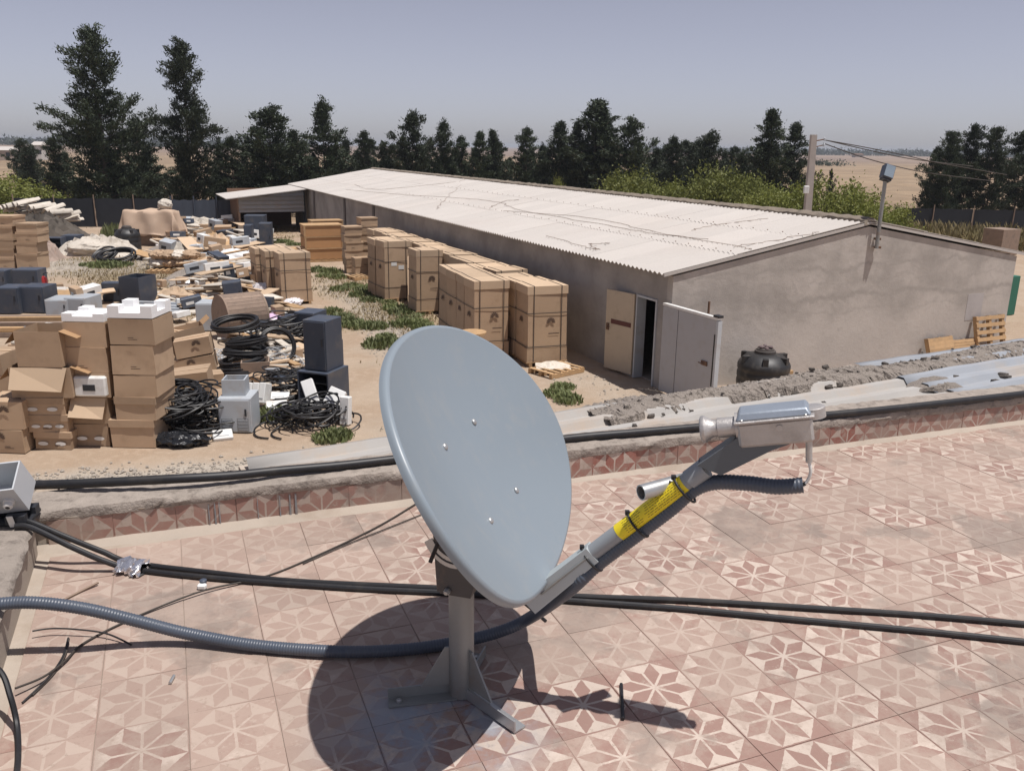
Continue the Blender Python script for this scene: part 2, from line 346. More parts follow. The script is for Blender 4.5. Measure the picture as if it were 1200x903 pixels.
def tile_mat(name, t0, t1, wk):
    m, nt, b = NT(name)
    t = nd(nt, 'ShaderNodeTexCoord'); i = nd(nt, 'ShaderNodeObjectInfo'); rn = i.outputs['Random']
    w = wcoord(nt)
    sx = nd(nt, 'ShaderNodeSeparateXYZ'); 
    # tiny wobble so the printed edges are not ruled
    wob = nd(nt, 'ShaderNodeVectorMath'); wob.operation = 'MULTIPLY_ADD'
    nt.links.new(noise(nt, w, 60, 3, .6, 'Color'), wob.inputs[0]); wob.inputs[1].default_value = (.006, .006, 0); nt.links.new(t.outputs['Object'], wob.inputs[2])
    nt.links.new(wob.outputs[0], sx.inputs[0])
    x = math_(nt, 'DIVIDE', math_(nt, 'SUBTRACT', sx.outputs[0], .003), TS); y = math_(nt, 'DIVIDE', math_(nt, 'SUBTRACT', sx.outputs[1], .003), TS)
    ang = math_(nt, 'ARCTAN2', y, x)
    rr = math_(nt, 'SQRT', math_(nt, 'ADD', math_(nt, 'MULTIPLY', x, x), math_(nt, 'MULTIPLY', y, y)))
    fold = math_(nt, 'SUBTRACT', math_(nt, 'MODULO', math_(nt, 'ADD', ang, 8 * math.pi), math.pi / 4), math.pi / 8)
    px = math_(nt, 'MULTIPLY', rr, math_(nt, 'COSINE', fold)); py = math_(nt, 'ABSOLUTE', math_(nt, 'MULTIPLY', rr, math_(nt, 'SINE', fold)))
    e1 = math_(nt, 'SUBTRACT', math_(nt, 'SUBTRACT', math_(nt, 'MULTIPLY', px, math.tan(math.pi / 8)), .017), py)
    e2 = math_(nt, 'SUBTRACT', math_(nt, 'MULTIPLY', math_(nt, 'SUBTRACT', .525, px), .455), py)
    pet = ramp(nt, math_(nt, 'MINIMUM', e1, e2), -.002, .004)
    octa = math_(nt, 'ADD', math_(nt, 'MULTIPLY', px, math.cos(math.pi / 8)), math_(nt, 'MULTIPLY', py, math.sin(math.pi / 8)))
    outer = ramp(nt, octa, .479, .486)
    red = math_(nt, 'MAXIMUM', pet, outer)
    v2 = nd(nt, 'ShaderNodeVectorMath'); v2.operation = 'MULTIPLY_ADD'
    cc = nd(nt, 'ShaderNodeCombineXYZ'); nt.links.new(rn, cc.inputs[0]); nt.links.new(rn, cc.inputs[1])
    nt.links.new(cc.outputs[0], v2.inputs[0]); v2.inputs[1].default_value = (91, 57, 0); nt.links.new(t.outputs['Object'], v2.inputs[2])
    nA = noise(nt, v2.outputs[0], 9, 8, .76); nB = noise(nt, w, 1.1, 5, .6); nC = noise(nt, w, 45, 4, .65); nD = noise(nt, w, 4.5, 6, .65)
    terra = mixc(nt, nA, t0, t1)
    cream = mixc(nt, nA, (.55, .46, .39), (.45, .37, .31))
    c = mixc(nt, red, cream, terra)
    # wear: per-tile fading toward a dusty mid tone, patches where the print has gone
    sp = nd(nt, 'ShaderNodeSeparateXYZ'); nt.links.new(w, sp.inputs[0])
    left = ramp(nt, sp.outputs[0], .3, -1.2)
    far = ramp(nt, sp.outputs[1], 2.5, 4.2)
    fade = math_(nt, 'ADD', math_(nt, 'MULTIPLY', math_(nt, 'SUBTRACT', math_(nt, 'MULTIPLY', rn, .50), math_(nt, 'MULTIPLY', ramp(nt, sp.outputs[1], 2.6, 1.9), .25)), 1.0), math_(nt, 'ADD', math_(nt, 'MULTIPLY', left, .42), math_(nt, 'MULTIPLY', far, .12)))
    wear = ramp(nt, math_(nt, 'ADD', math_(nt, 'MULTIPLY', fade, .40), math_(nt, 'ADD', math_(nt, 'MULTIPLY', nA, .62), math_(nt, 'MULTIPLY', nD, .40))), .50, .66)
    dust = mixc(nt, nD, (.305, .225, .182), (.40, .315, .26))
    c = mixc(nt, math_(nt, 'MULTIPLY', wear, wk), c, dust)
    # chipped areas where the print is simply gone, with hard edges
    chip = ramp(nt, math_(nt, 'ADD', noise(nt, w, 16, 9, .78), math_(nt, 'MULTIPLY', math_(nt, 'SUBTRACT', nB, .5), .5)), .565, .60)
    c = mixc(nt, math_(nt, 'MULTIPLY', chip, .62), c, mixc(nt, nC, (.36, .275, .225), (.45, .365, .305)))
    # grey-brown grime patches with their own outline
    grime = ramp(nt, math_(nt, 'ADD', math_(nt, 'MULTIPLY', nB, .75), math_(nt, 'MULTIPLY', nD, .35)), .575, .625)
    c = mixc(nt, math_(nt, 'MULTIPLY', grime, .66), c, (.205, .165, .14))
    smear = ramp(nt, math_(nt, 'ADD', math_(nt, 'MULTIPLY', noise(nt, w, 2.3, 8, .68), .8), math_(nt, 'MULTIPLY', nC, .2)), .49, .60)
    c = mixc(nt, math_(nt, 'MULTIPLY', smear, .62), c, dust)
    blot = ramp(nt, noise(nt, w, 9, 7, .7), .50, .66)
    c = mixc(nt, math_(nt, 'MULTIPLY', blot, .30), c, dust)
    brt = math_(nt, 'MULTIPLY_ADD', math_(nt, 'FRACT', math_(nt, 'MULTIPLY', rn, 7.31)), .18, .90); bc_ = nd(nt, 'ShaderNodeCombineColor')
    for k in range(3): nt.links.new(brt, bc_.inputs[k])
    c = mixc(nt, 1.0, c, bc_.outputs[0], 'MULTIPLY')
    grit = ramp(nt, nC, .56, .70)
    c = mixc(nt, math_(nt, 'MULTIPLY', grit, .45), c, (.25, .18, .14))
    # over-spray of grey-blue paint around the foot of the mast
    d = nd(nt, 'ShaderNodeVectorMath'); d.operation = 'DISTANCE'; nt.links.new(w, d.inputs[0]); d.inputs[1].default_value = (-.22, 2.16, ZR)
    spray = math_(nt, 'MULTIPLY', ramp(nt, d.outputs['Value'], .42, .05), ramp(nt, math_(nt, 'ADD', nD, math_(nt, 'MULTIPLY', nC, .2)), .50, .70))
    c = mixc(nt, math_(nt, 'MULTIPLY', spray, .8), c, (.24, .30, .37))
    nt.links.new(c, b.inputs['Base Color'])
    nt.links.new(math_(nt, 'MULTIPLY_ADD', nA, .25, .60), b.inputs['Roughness'])
    bumpn(nt, b, math_(nt, 'ADD', nC, math_(nt, 'MULTIPLY', nA, .6)), .18, .003)
    return m
M['tile'] = tile_mat('patterned_cement_tile', (.255, .152, .122), (.315, .203, .168), .72)
# bed of the floor
fb = MB(); fb.add([TF(-2.0, -6.2, -.0045), TF(8.0, -6.2, -.004), TF(8.0, 1.30, -.004), TF(-2.0, 1.53, -.004)], [(0, 1, 2, 3)])
floor = struct(fb.build('terrace_floor', M['cement'], smooth=False))
tm = MB(); g = .0006; h = TS / 2 - g; c_ = .0010
tm.add([(-h, -h, -.012), (h, -h, -.012), (h, h, -.012), (-h, h, -.012), (-h, -h, -c_), (h, -h, -c_), (h, h, -c_), (-h, h, -c_),
        (-h + c_, -h + c_, 0), (h - c_, -h + c_, 0), (h - c_, h - c_, 0), (-h + c_, h - c_, 0)],
       [(0, 1, 5, 4), (1, 2, 6, 5), (2, 3, 7, 6), (3, 0, 4, 7), (4, 5, 9, 8), (5, 6, 10, 9), (6, 7, 11, 10), (7, 4, 8, 11), (8, 9, 10, 11)])
tile_me = tm.mesh('tile', M['tile'], smooth=False)
for ia in range(-7, 16):
    for ib in range(-7, 6):
        o = link(bpy.data.objects.new('tile', tile_me)); o.parent = floor
        p = TF(ia * TS, ib * TS); o.location = (p.x, p.y, p.z + U(-.0012, .0008))
        o.rotation_euler = (R(U(-.25, .25)), R(U(-.25, .25)), TAZ + R(U(-.25, .25)) + rng.randrange(4) * math.pi / 2)

# building below the terrace
tb = MB(); P = [TF(-2.28, -6.4), TF(8.2, -6.4), TF(8.2, 1.47), TF(-2.28, 1.70)]
tb.prism([(p.x, p.y) for p in P], -.05, ZR - .012); 
tbo = tb.build('terrace_building', M['cement'], smooth=False)
tag(tbo, 'beige rendered building carrying the tiled roof terrace', 'building')

def rough_strip(length, prof, n, jit, seed, along=.35):
    """bar along x with a jittered cross-section, closed"""
    rs = np.random.RandomState(seed); mb = MB(); k = len(prof); vs = []; fs = []
    for i in range(n + 1):
        x = length * i / n
        for (y, z, a) in prof:
            vs.append((x + rs.uniform(-1, 1) * a * along, y + rs.uniform(-1, 1) * a * jit, z + rs.uniform(-1, 1) * a * jit * .6))
    for i in range(n):
        for j in range(k): fs.append((i * k + j, (i + 1) * k + j, (i + 1) * k + (j + 1) % k, i * k + (j + 1) % k))
    fs.append(tuple(range(k))); fs.append(tuple(n * k + j for j in range(k - 1, -1, -1)))
    return mb.add(vs, fs)
# back parapet: skirting of half tiles, mortar and a crumbling concrete coping
PAZ = R(20.35); PP = TF(-1.95, 1.478); PLEN = 9.0
par = thing('parapet_wall', 'low parapet wall with star patterned tile skirting and crumbling concrete coping', 'wall', PP, PAZ)
pb = MB(); pb.b0(-.30, PLEN, .003, .20, -.4, .130); pb.build('wall_core', M['cement'], par, smooth=False)
cp = rough_strip(PLEN + .3, [(-.011, .120, .7), (-.015, .142, 1), (-.006, .163, 1), (.06, .170, .8), (.13, .168, .8), (.205, .172, .8), (.215, .12, .5), (.20, -.1, .3), (.1, .118, .2)], 240, .007, 5, .008)
cpo = cp.build('coping', M['concrete'], par, loc=(-.3, 0, 0), angle=50)
P0d = Vector((math.cos(PAZ), math.sin(PAZ), 0))
s0 = (gp(374, 590, ZR) - PP).dot(P0d) % TS
sk = MB(); hh = .116
sk.add([(-h, 0, 0), (h, 0, 0), (h, hh, 0), (-h, hh, 0), (-h, 0, .010), (h, 0, .010), (h, hh, .010), (-h, hh, .010)], [(4, 5, 6, 7), (0, 1, 5, 4), (1, 2, 6, 5), (2, 3, 7, 6), (3, 0, 4, 7)])
M['skirt'] = tile_mat('red_skirting_tile', (.27, .095, .07), (.34, .15, .115), .45)
sk_me = sk.mesh('skirting_tile', M['skirt'], smooth=False)
for k in range(int(PLEN / TS)):
    x = s0 + k * TS
    if x < .13: continue
    o = link(bpy.data.objects.new('skirting_tile', sk_me)); o.parent = par
    o.location = (x, .001 + U(-.0015, .0015), .004 + U(-.002, .002)); o.rotation_euler = (math.pi / 2, R(U(-.6, .6)), 0)
rough_strip(PLEN, [(-.008, .118, .4), (-.010, .128, .6), (.004, .130, .3), (.004, .116, .3)], 200, .006, 9, .006).build('mortar_bed', M['cement'], par, angle=60)
fil = rough_strip(PLEN, [(-.075, -.005, .8), (-.03, .004, .6), (-.004, .016, .4), (.0, -.006, .1)], 160, .006, 12, .006).build('mortar_fillet', M['cement'], par, angle=60)
for (x, y0_, y1_, w_) in ((240, 585, 597, .012), (247, 580, 596, .014), (252, 583, 600, .010), (322, 573, 589, .012), (334, 568, 596, .016), (341, 572, 592, .020), (296, 575, 590, .008)):
    sx = (gp(x, 600, ZR) - PP).dot(P0d) + .02; w_ *= .5
    MB().add([(sx - w_ / 2, -.0135, .004), (sx + w_ / 2, -.0135, .004), (sx + w_ * .35, -.0135, .112), (sx - w_ * .4, -.0135, .112)], [(0, 1, 2, 3)]).build('paint_drip', bpy.data.materials.get('dried_paint_drip') or pm('dried_paint_drip', (.24, .245, .25), .8, var=.25, scale=40, bump=.2, dirt=(.28, .17, .13), dirtamt=.7, dscale=30), par, smooth=False)
# left parapet
lp = thing('parapet_wall', 'bare low cement parapet along the short side of the terrace', 'wall', TF(-1.925, 1.43), TAZ)
lb = MB(); lb.b0(-.28, 0, -6.6, -.0, -.4, .135); lb.build('wall_core', M['cement'], lp, smooth=False)
lc = rough_strip(8.1, [(.004, .118, .8), (.012, .145, 1), (-.006, .163, 1), (-.08, .168, .8), (-.18, .166, .8), (-.27, .165, .8), (-.295, .12, .4), (-.15, .11, .2)], 200, .007, 21, .008)
lco = lc.build('coping', M['concrete'], lp, angle=50); lco.location = (0, .05, .0); lco.rotation_euler = (0, 0, -math.pi / 2)

# ------------------------------------------------------------------ annex roof beyond the parapet
SAZ = R(28.2); SD = Vector((math.cos(SAZ), math.sin(SAZ), 0)); SN = Vector((-math.sin(SAZ), math.cos(SAZ), 0))
SO = TF(-1.02, 1.86)
PN = Vector((-math.sin(PAZ), math.cos(PAZ), 0))
def back_x(y, off=.20):      # where the line y = const of the sheet frame leaves the back of the parapet
    # (SO + SD x + SN y - PP) . PN = off
    return (off - (SO - PP).dot(PN) - y * SN.dot(PN)) / SD.dot(PN)
def SF(x, y, z=0.0): return SO + SD * x + SN * y + Vector((0, 0, z))
def rib_z(y):
    t = (y + 10) % .19
    return .036 if t < .05 else (.036 * (1 - (t - .05) / .03) if t < .08 else (0 if t < .16 else .036 * (t - .16) / .03))
def zsheet(name, x0, x1, y0, y1, z, mat, label):
    ys = [y0]; y = y0
    cuts = sorted([k * .19 - 10 + q for k in range(int((y0 + 10) / .19) - 1, int((y1 + 10) / .19) + 2) for q in (0, .05, .08, .16)])
    ys = [y0] + [c for c in cuts if y0 + .004 < c < y1 - .004] + [y1]
    mb = MB(); vs = []; fs = []; nn = 14
    for y in ys:
        xa = max(x0, -1e9); bx = back_x(y)        # inside the terrace for x > bx when SD.PN<0
        if SD.dot(PN) > 0: a, b2 = max(x0, bx), x1
        else: a, b2 = x0, min(x1, bx)
        for k in range(nn + 1):
            x = a + (max(b2, a + .01) - a) * k / nn
            vs.append(SF(x, y, z + rib_z(y) + .004 * math.sin(x * 3 + y * 5) + .003 * math.sin(x * 9.1 + 1)))
    for j in range(len(ys) - 1):
        for k in range(nn):
            q = j * (nn + 1) + k; fs.append((q, q + 1, q + nn + 2, q + nn + 1))
    mb.add(vs, fs); o = mb.build(name, mat, None, angle=20, origin=SF(x0, y0, z))
    o.location = SF(x0, y0, z); md = o.modifiers.new('s', 'SOLIDIFY'); md.thickness = .0012; md.offset = -1
    return tag(o, label, 'metal sheet')
zsheet('metal_sheet', -.02, 4.75, -1.25, .10, .085, M['zinc'], 'long dusty zinc sheet with raised ribs lying behind the parapet')
zsheet('metal_sheet', 4.35, 8.2, -1.6, .12, .100, M['zinc_blue'], 'blue grey ribbed metal sheet overlapping the long zinc sheet')
# annex walls under the sheets
an = MB(); yb = .2
pl = [SF(-.05, .14), SF(8.3, .14), SF(8.3, -1.9), SF(max(back_x(-1.9), 3), -1.9)]
pl = [SF(-.05, .14), SF(-.05, -.05)] + [SF(back_x(y, .235), y) for y in (-.2, -.6, -1.2)] + [SF(8.3, -1.6), SF(8.3, .14)]
an.prism([(p.x, p.y) for p in pl], -.05, ZR + .072)
tag(an.build('annex_building', M['cement'], smooth=False), 'low cement annex under the ribbed metal sheets', 'building')
# crumbled mortar ridge along the outer edge of the sheets
def rubble_ridge():
    rs = np.random.RandomState(11); mb = MB(); n, k = 420, 14; vs = []; fs = []
    L0, L1 = 1.98, 8.2
    ph = rs.uniform(0, 6, 8)
    for i in range(n + 1):
        t = i / n; x = L0 + (L1 - L0) * t
        wv = .10 * math.sin(x * 2.1 + ph[0]) * .4 + .06 * math.sin(x * 5.3 + ph[1]) * .6 + .03 * math.sin(x * 13 + ph[2])
        y0 = -.13 - .05 * min(1, (x - L0)) + wv + (.0 if x < 4.3 else -.08 * math.exp(-((x - 5.0) / .35) ** 2))
        y1 = .15 + .02 * math.sin(x * 7 + ph[3]); end = min(1, (x - L0) / .12)
        for j in range(k):
            u = j / (k - 1); y = y0 + (y1 - y0) * u
            z = .118 + .030 * math.sin(math.pi * min(1, u * 1.25)) * end + rs.uniform(-.007, .007) + .010 * math.sin(x * 4.1 + u * 5) - (.03 if abs(math.sin(x * 6.3 + 2.2 * math.sin(u * 4 + x))) < .07 else 0)
            if j == 0 or j == k - 1: z = .085
            vs.append(SF(x + rs.uniform(-.012, .012), y + rs.uniform(-.014, .014), z))
    for i in range(n):
        for j in range(k - 1): q = i * k + j; fs.append((q, q + 1, q + k + 1, q + k))
    fs = [f[::-1] for f in fs]
    return mb.add(vs, fs)
rr_ = thing('mortar_ridge', 'crumbled concrete ridge along the outer edge of the metal sheets', 'rubble', SF(3, 0, .08))
rubble_ridge().build('mortar_crust', M['rubble'], rr_, origin=SF(3, 0, .08), angle=28)
def stone_mesh(seed, s=1.0):
    rs = np.random.RandomState(seed); mb = MB(); vs = []
    import itertools
    for q in itertools.product((-1, 1), repeat=3): vs.append(Vector([a * rs.uniform(.6, 1) * .5 * s for a in q]))
    vs = [vs[0], vs[4], vs[6], vs[2], vs[1], vs[5], vs[7], vs[3]]
    vs = [Vector((v.x * 1.4, v.y, v.z * .55)) for v in vs]
    return mb.hexa(vs).mesh('stone', M['rubble'], smooth=False)
stones = [stone_mesh(k) for k in range(5)]
for k in range(70):
    x = U(2.0, 6.8); y = -.16 + rng.gauss(0, .05) if k % 3 else U(-.1, .12)
    o = link(bpy.data.objects.new('mortar_lump', rng.choice(stones))); o.parent = rr_
    s = U(.012, .04) if k % 14 else U(.04, .08); p = SF(x, y, .098 if y < -.1 else .148) - SF(3, 0, .08)
    o.location = p; o.scale = (s, s, s); o.rotation_euler = (U(-.2, .2), U(-.2, .2), U(0, 6))
# patch of mortar spilled over the joint of the two sheets
sp_ = MB(); rs = np.random.RandomState(3); ring = []
cpx = [(1062, 452), (1072, 440), (1100, 437), (1125, 448), (1150, 458), (1172, 462), (1150, 467), (1108, 462), (1098, 455), (1075, 456)]
pts = [gp(x, y, ZR + .118) for x, y in cpx]; cen = sum(pts, Vector()) / len(pts)
vs = []; fs = []; rings = 5; npt = len(pts) * 3
loop = catmull(pts + [pts[0]], 3)[:-1]; npt = len(loop)
for q in range(rings):
    f = 1 - q / (rings - 1) * .95
    for p in loop:
        d = cen + (p - cen) * (f * (1 + rs.uniform(-.06, .06))); vs.append(Vector((d.x, d.y, ZR + .100 + (.0 if q == 0 else .018 + .012 * q / rings + rs.uniform(-.007, .007)))))
for q in range(rings - 1):
    for j in range(npt): fs.append((q * npt + j, q * npt + (j + 1) % npt, (q + 1) * npt + (j + 1) % npt, (q + 1) * npt + j))
fs.append(tuple((rings - 1) * npt + j for j in range(npt)))
if (vs[1] - vs[0]).cross(vs[npt] - vs[0]).z < 0: fs = [f[::-1] for f in fs]
sp_.add(vs, fs); o = sp_.build('mortar_patch', M['rubble'], None, origin=cen, angle=25); o.location = cen
tag(o, 'flat spill of mortar across the joint of the metal sheets', 'rubble')
for k, (x, y) in enumerate([(842, 497), (744, 500), (728, 489), (1180, 443), (1168, 448), (1175, 440), (1120, 442), (965, 473)]):
    o = link(bpy.data.objects.new('mortar_crumb', stones[k % 5])); p = gp(x, y, ZR + .115)
    o.location = (p.x, p.y, ZR + .122); s = .05 if k in (3, 4, 5) else .03; o.scale = (s, s, s); o.rotation_euler = (0, 0, U(0, 6))
    tag(o, 'small dark mortar crumb lying on the ribbed metal sheets', 'rubble', 'crumbs on the metal sheets')

# ------------------------------------------------------------------ warehouse
E0 = gp(778, 323, 2.6); E0 = Vector((E0.x, E0.y, 0)); WN = Vector((math.cos(WAZ), math.sin(WAZ), 0)); WA = Vector((-math.sin(WAZ), math.cos(WAZ), 0))
def WF(u, v, z=0.0): return E0 + WN * u + WA * v + Vector((0, 0, z))
WID, RID, EAV, WLEN = 11.5, 3.56, 2.60, 43.0
def plaster_mat(name, base, streak):
    m, nt, b = NT(name); t = nd(nt, 'ShaderNodeTexCoord'); v = t.outputs['Object']
    sp = nd(nt, 'ShaderNodeSeparateXYZ'); nt.links.new(v, sp.inputs[0])
    n1 = noise(nt, v, .8, 6, .6); n2 = noise(nt, v, 6, 6, .65); n3 = noise(nt, v, 50, 4, .6)
    c = mixc(nt, ramp(nt, n1, .3, .7), tuple(q * .76 for q in base), tuple(q * 1.14 for q in base))
    c = mixc(nt, math_(nt, 'MULTIPLY', ramp(nt, n2, .5, .72), .35), c, tuple(q * .72 for q in base))
    if streak:
        # wavy tide marks left by damp
        z = math_(nt, 'ADD', sp.outputs[2], math_(nt, 'MULTIPLY', math_(nt, 'SUBTRACT', noise(nt, v, .9, 5, .6), .5), 1.0))
        for z0, w_, amt in ((2.55, .09, .34), (1.85, .12, .40), (1.5, .06, .2), (2.2, .05, .16)):
            band = ramp(nt, math_(nt, 'ABSOLUTE', math_(nt, 'SUBTRACT', z, z0)), w_, .005)
            band = math_(nt, 'MULTIPLY', band, ramp(nt, n1, .38, .55))
            c = mixc(nt, math_(nt, 'MULTIPLY', band, amt), c, tuple(q * .5 for q in base))
        low = ramp(nt, math_(nt, 'ADD', z, math_(nt, 'MULTIPLY', n2, .3)), 1.9, 1.2)
        c = mixc(nt, math_(nt, 'MULTIPLY', low, .6), c, tuple(min(q * 1.2, 1) for q in base))
        dark = ramp(nt, math_(nt, 'ADD', math_(nt, 'MULTIPLY', noise(nt, v, 1.6, 4, .5), 1.0), 0.0), .66, .72)
        c = mixc(nt, math_(nt, 'MULTIPLY', dark, .35), c, tuple(q * .6 for q in base))
    nt.links.new(c, b.inputs['Base Color']); b.inputs['Roughness'].default_value = .95
    bumpn(nt, b, math_(nt, 'ADD', n3, math_(nt, 'MULTIPLY', n2, 1.5)), .5, .012)
    return m
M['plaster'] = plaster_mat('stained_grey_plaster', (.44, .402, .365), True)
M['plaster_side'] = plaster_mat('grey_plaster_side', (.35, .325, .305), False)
wh = thing('warehouse', 'long low grey plastered warehouse with white corrugated gable roof', 'building', E0, WAZ)
DV0, DV1, DH = .52, 1.36, 1.98            # doorway in the long wall
uw = .25
lw = MB()
lw.b0(uw, uw + .2, .2, DV0, -.05, EAV - .02); lw.b0(uw, uw + .2, DV1, WLEN, -.05, EAV - .02); lw.b0(uw, uw + .2, DV0, DV1, DH, EAV - .02)
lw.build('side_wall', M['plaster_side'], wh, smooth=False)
ut = lambda u: EAV + (RID - EAV) * (1 - abs(u - WID / 2) / (WID / 2)) - .07
gw = MB()
gpoly = [(uw, -.05), (WID - .3, -.05), (WID - .3, ut(WID - .3)), (WID / 2, ut(WID / 2)), (uw, ut(uw))]
Mx = Matrix(((1, 0, 0), (0, 0, 1), (0, 1, 0)))
def gable(v0, v1):
    mb = MB(); mb.prism(gpoly, v0, v1, Mx); mb.f = [f[::-1] for f in mb.f]; return mb
gable(.0, .2).build('gable_wall', M['plaster'], wh, smooth=False)
_rp = MB(); _rp.b0(9.55, 10.15, -.006, -.0005, .95, 1.65); _rp.build('repair_patch', pm('pale_repair_render', (.40, .375, .365), .95, bump=.5), wh, smooth=False)
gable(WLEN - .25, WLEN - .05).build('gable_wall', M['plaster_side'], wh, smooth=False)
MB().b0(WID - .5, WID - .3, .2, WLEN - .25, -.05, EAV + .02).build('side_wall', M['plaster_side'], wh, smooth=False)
MB().b0(uw + .2, WID - .5, .2, WLEN - .25, -.03, .012).build('floor_slab', M['concrete'], wh, smooth=False)
for v in (23.5, 29.0, 36.5): MB().b0(uw - .06, uw - .001, v, v + .3, -.05, EAV - .05).build('pilaster', pm('shade_dark_pilaster', (.15, .135, .13), .95, bump=.3), wh, smooth=False)  # pilasters coloured dark to paint in the column-shaped shading on the far wall
# corrugated fibre cement sheets
def roofsheet_mat():
    m, nt, b = NT('white_fibre_cement'); v, rn = ocoord(nt); w = wcoord(nt)
    n1 = noise(nt, v, 1.2, 5, .6); n2 = noise(nt, w, .35, 5, .6); n3 = noise(nt, w, 22, 4, .6)
    c = mixc(nt, n1, (.455, .425, .395), (.515, .48, .445))
    c = mixc(nt, math_(nt, 'MULTIPLY', ramp(nt, n2, .45, .75), .4), c, (.47, .42, .38))
    c = mixc(nt, math_(nt, 'MULTIPLY', ramp(nt, n3, .62, .75), .25), c, (.33, .29, .26))
    f = math_(nt, 'MULTIPLY_ADD', rn, .08, .96); cc = nd(nt, 'ShaderNodeCombineColor')
    for k in range(3): nt.links.new(f, cc.inputs[k])
    c = mixc(nt, 1.0, c, cc.outputs[0], 'MULTIPLY')
    nt.links.new(c, b.inputs['Base Color']); b.inputs['Roughness'].default_value = .9
    bumpn(nt, b, n3, .2, .004); return m
M['roof'] = roofsheet_mat()
PITCH = math.atan2(RID - EAV, WID / 2); SL = math.hypot(RID - EAV, WID / 2)
def corr_mesh(wd, ln, pitch=.177, amp=.026, seg=6):
    mb = MB(); n = int(round(wd / pitch)) * seg; vs = []; fs = []
    for i in range(n + 1):
        y = wd * i / n; z = amp * math.cos(2 * math.pi * i / seg)
        vs += [(0, y, z), (ln, y, z), (0, y, z - .012), (ln, y, z - .012)]
    for i in range(n):
        a = i * 4; fs += [(a, a + 1, a + 5, a + 4), (a + 2, a + 6, a + 7, a + 3), (a, a + 4, a + 6, a + 2), (a + 1, a + 3, a + 7, a + 5)]
    fs = [f for f in fs] + [(0, 2, 3, 1), (n * 4, n * 4 + 1, n * 4 + 3, n * 4 + 2)]
    mb.add(vs, fs); return mb.mesh('roof_sheet', M['roof'], angle=50)
SW = .177 * 6; NR = 3; ROWL = SL / NR
rs_me = corr_mesh(SW, ROWL + .14)
ncol = int(43.4 / SW) + 1
bolt = MB().lathe([(.018, 0), (.018, .012), (.008, .02)], 6); bolt_me = bolt.mesh('roof_bolt', M['rust'], smooth=False)
for side in (0, 1):
    for r_ in range(NR):
        for cI in range(ncol):
            o = link(bpy.data.objects.new('roof_sheet', rs_me)); o.parent = wh
            sl = r_ * ROWL; v = -.035 + cI * SW
            dz = .035 + .012 * r_ + U(-.004, .004)
            if side == 0:
                o.location = (-.02 + sl * math.cos(PITCH), v, EAV + sl * math.sin(PITCH) + dz); o.rotation_euler = (0, -PITCH, R(U(-.12, .12)))
            else:
                o.location = (WID + .02 - sl * math.cos(PITCH), v + SW, EAV + sl * math.sin(PITCH) + dz); o.rotation_euler = (0, -PITCH, math.pi + R(U(-.12, .12)))
            if side == 0 and v < 24 and r_ > 0:
                for yy in (SW * .34, SW * .84):
                    bo = link(bpy.data.objects.new('roof_bolt', bolt_me)); bo.parent = o; bo.location = (.09, yy, .022)
# ridge: rough mortar line with cap pieces
rc = rough_strip(43.6, [(-.22, -.03, 1), (-.20, .07, 1), (-.06, .13, 1), (.08, .12, 1), (.2, .07, 1), (.22, -.03, 1)], 300, .028, 31, .05)
rco = rc.build('ridge_capping', pm('mossy_ridge_mortar', (.20, .165, .13), .95, var=.4, scale=6, bump=.8, bscale=30, dirt=(.09, .075, .06), dirtamt=.7, bdist=.02), wh, angle=40)
rco.location = (WID / 2, -.03, RID + .02); rco.rotation_euler = (0, 0, math.pi / 2)
# pale verge strips on the gable
for s in (0, 1):
    vb = MB(); a = (-.02 if s == 0 else WID + .02); b2 = WID / 2
    za, zb = EAV - .03, RID - .03; 
    p = [Vector((a, -.045, za + .01)), Vector((b2, -.045, zb + .01)), Vector((b2, -.045, zb + .07)), Vector((a, -.045, za + .07))]
    vb.hexa([p[0], p[1], p[1] + Vector((0, .03, 0)), p[0] + Vector((0, .03, 0)), p[3], p[2], p[2] + Vector((0, .03, 0)), p[3] + Vector((0, .03, 0))])
    vb.build('verge_strip', M['roof'], wh, smooth=False)
# loose wires on the roof
def on_roof(px, py):
    # intersect with left slope plane
    nrm = (Vector((-math.sin(PITCH), 0, math.cos(PITCH)))); nW = WN * nrm.x + Vector((0, 0, nrm.z)); p0 = WF(0, 0, EAV + .085)
    d = ray(px, py); t = (p0 - CAMP).dot(nW) / d.dot(nW); return CAMP + d * t
wires = [[(405, 222), (470, 228), (540, 232), (585, 237), (610, 246), (700, 262), (775, 275), (830, 280)],
         [(590, 247), (690, 255), (760, 270), (860, 288), (880, 292)], [(415, 216), (440, 222), (520, 215), (545, 211)],
         [(540, 216), (520, 235), (512, 245)], [(575, 243), (590, 236), (608, 234)],
         [(640, 276), (680, 288), (700, 292), (690, 286), (715, 285)], [(810, 270), (850, 262), (900, 256)], [(860, 289), (905, 282), (960, 272)]]
for k, wpts in enumerate(wires):
    pp = catmull([on_roof(x, y) for x, y in wpts], 8); pp = [q + Vector((U(-.09, .09), U(-.09, .09), 0)) if 0 < qi < len(pp) - 1 else q for qi, q in enumerate(pp)]
    o = MB().tube(pp, .0065, 5).build('roof_wire', M['drumwood'], None, origin=pp[0]); o.location = pp[0]
    tag(o, 'thin dark wire straggling over the white warehouse roof', 'wire', 'wires on the warehouse roof')
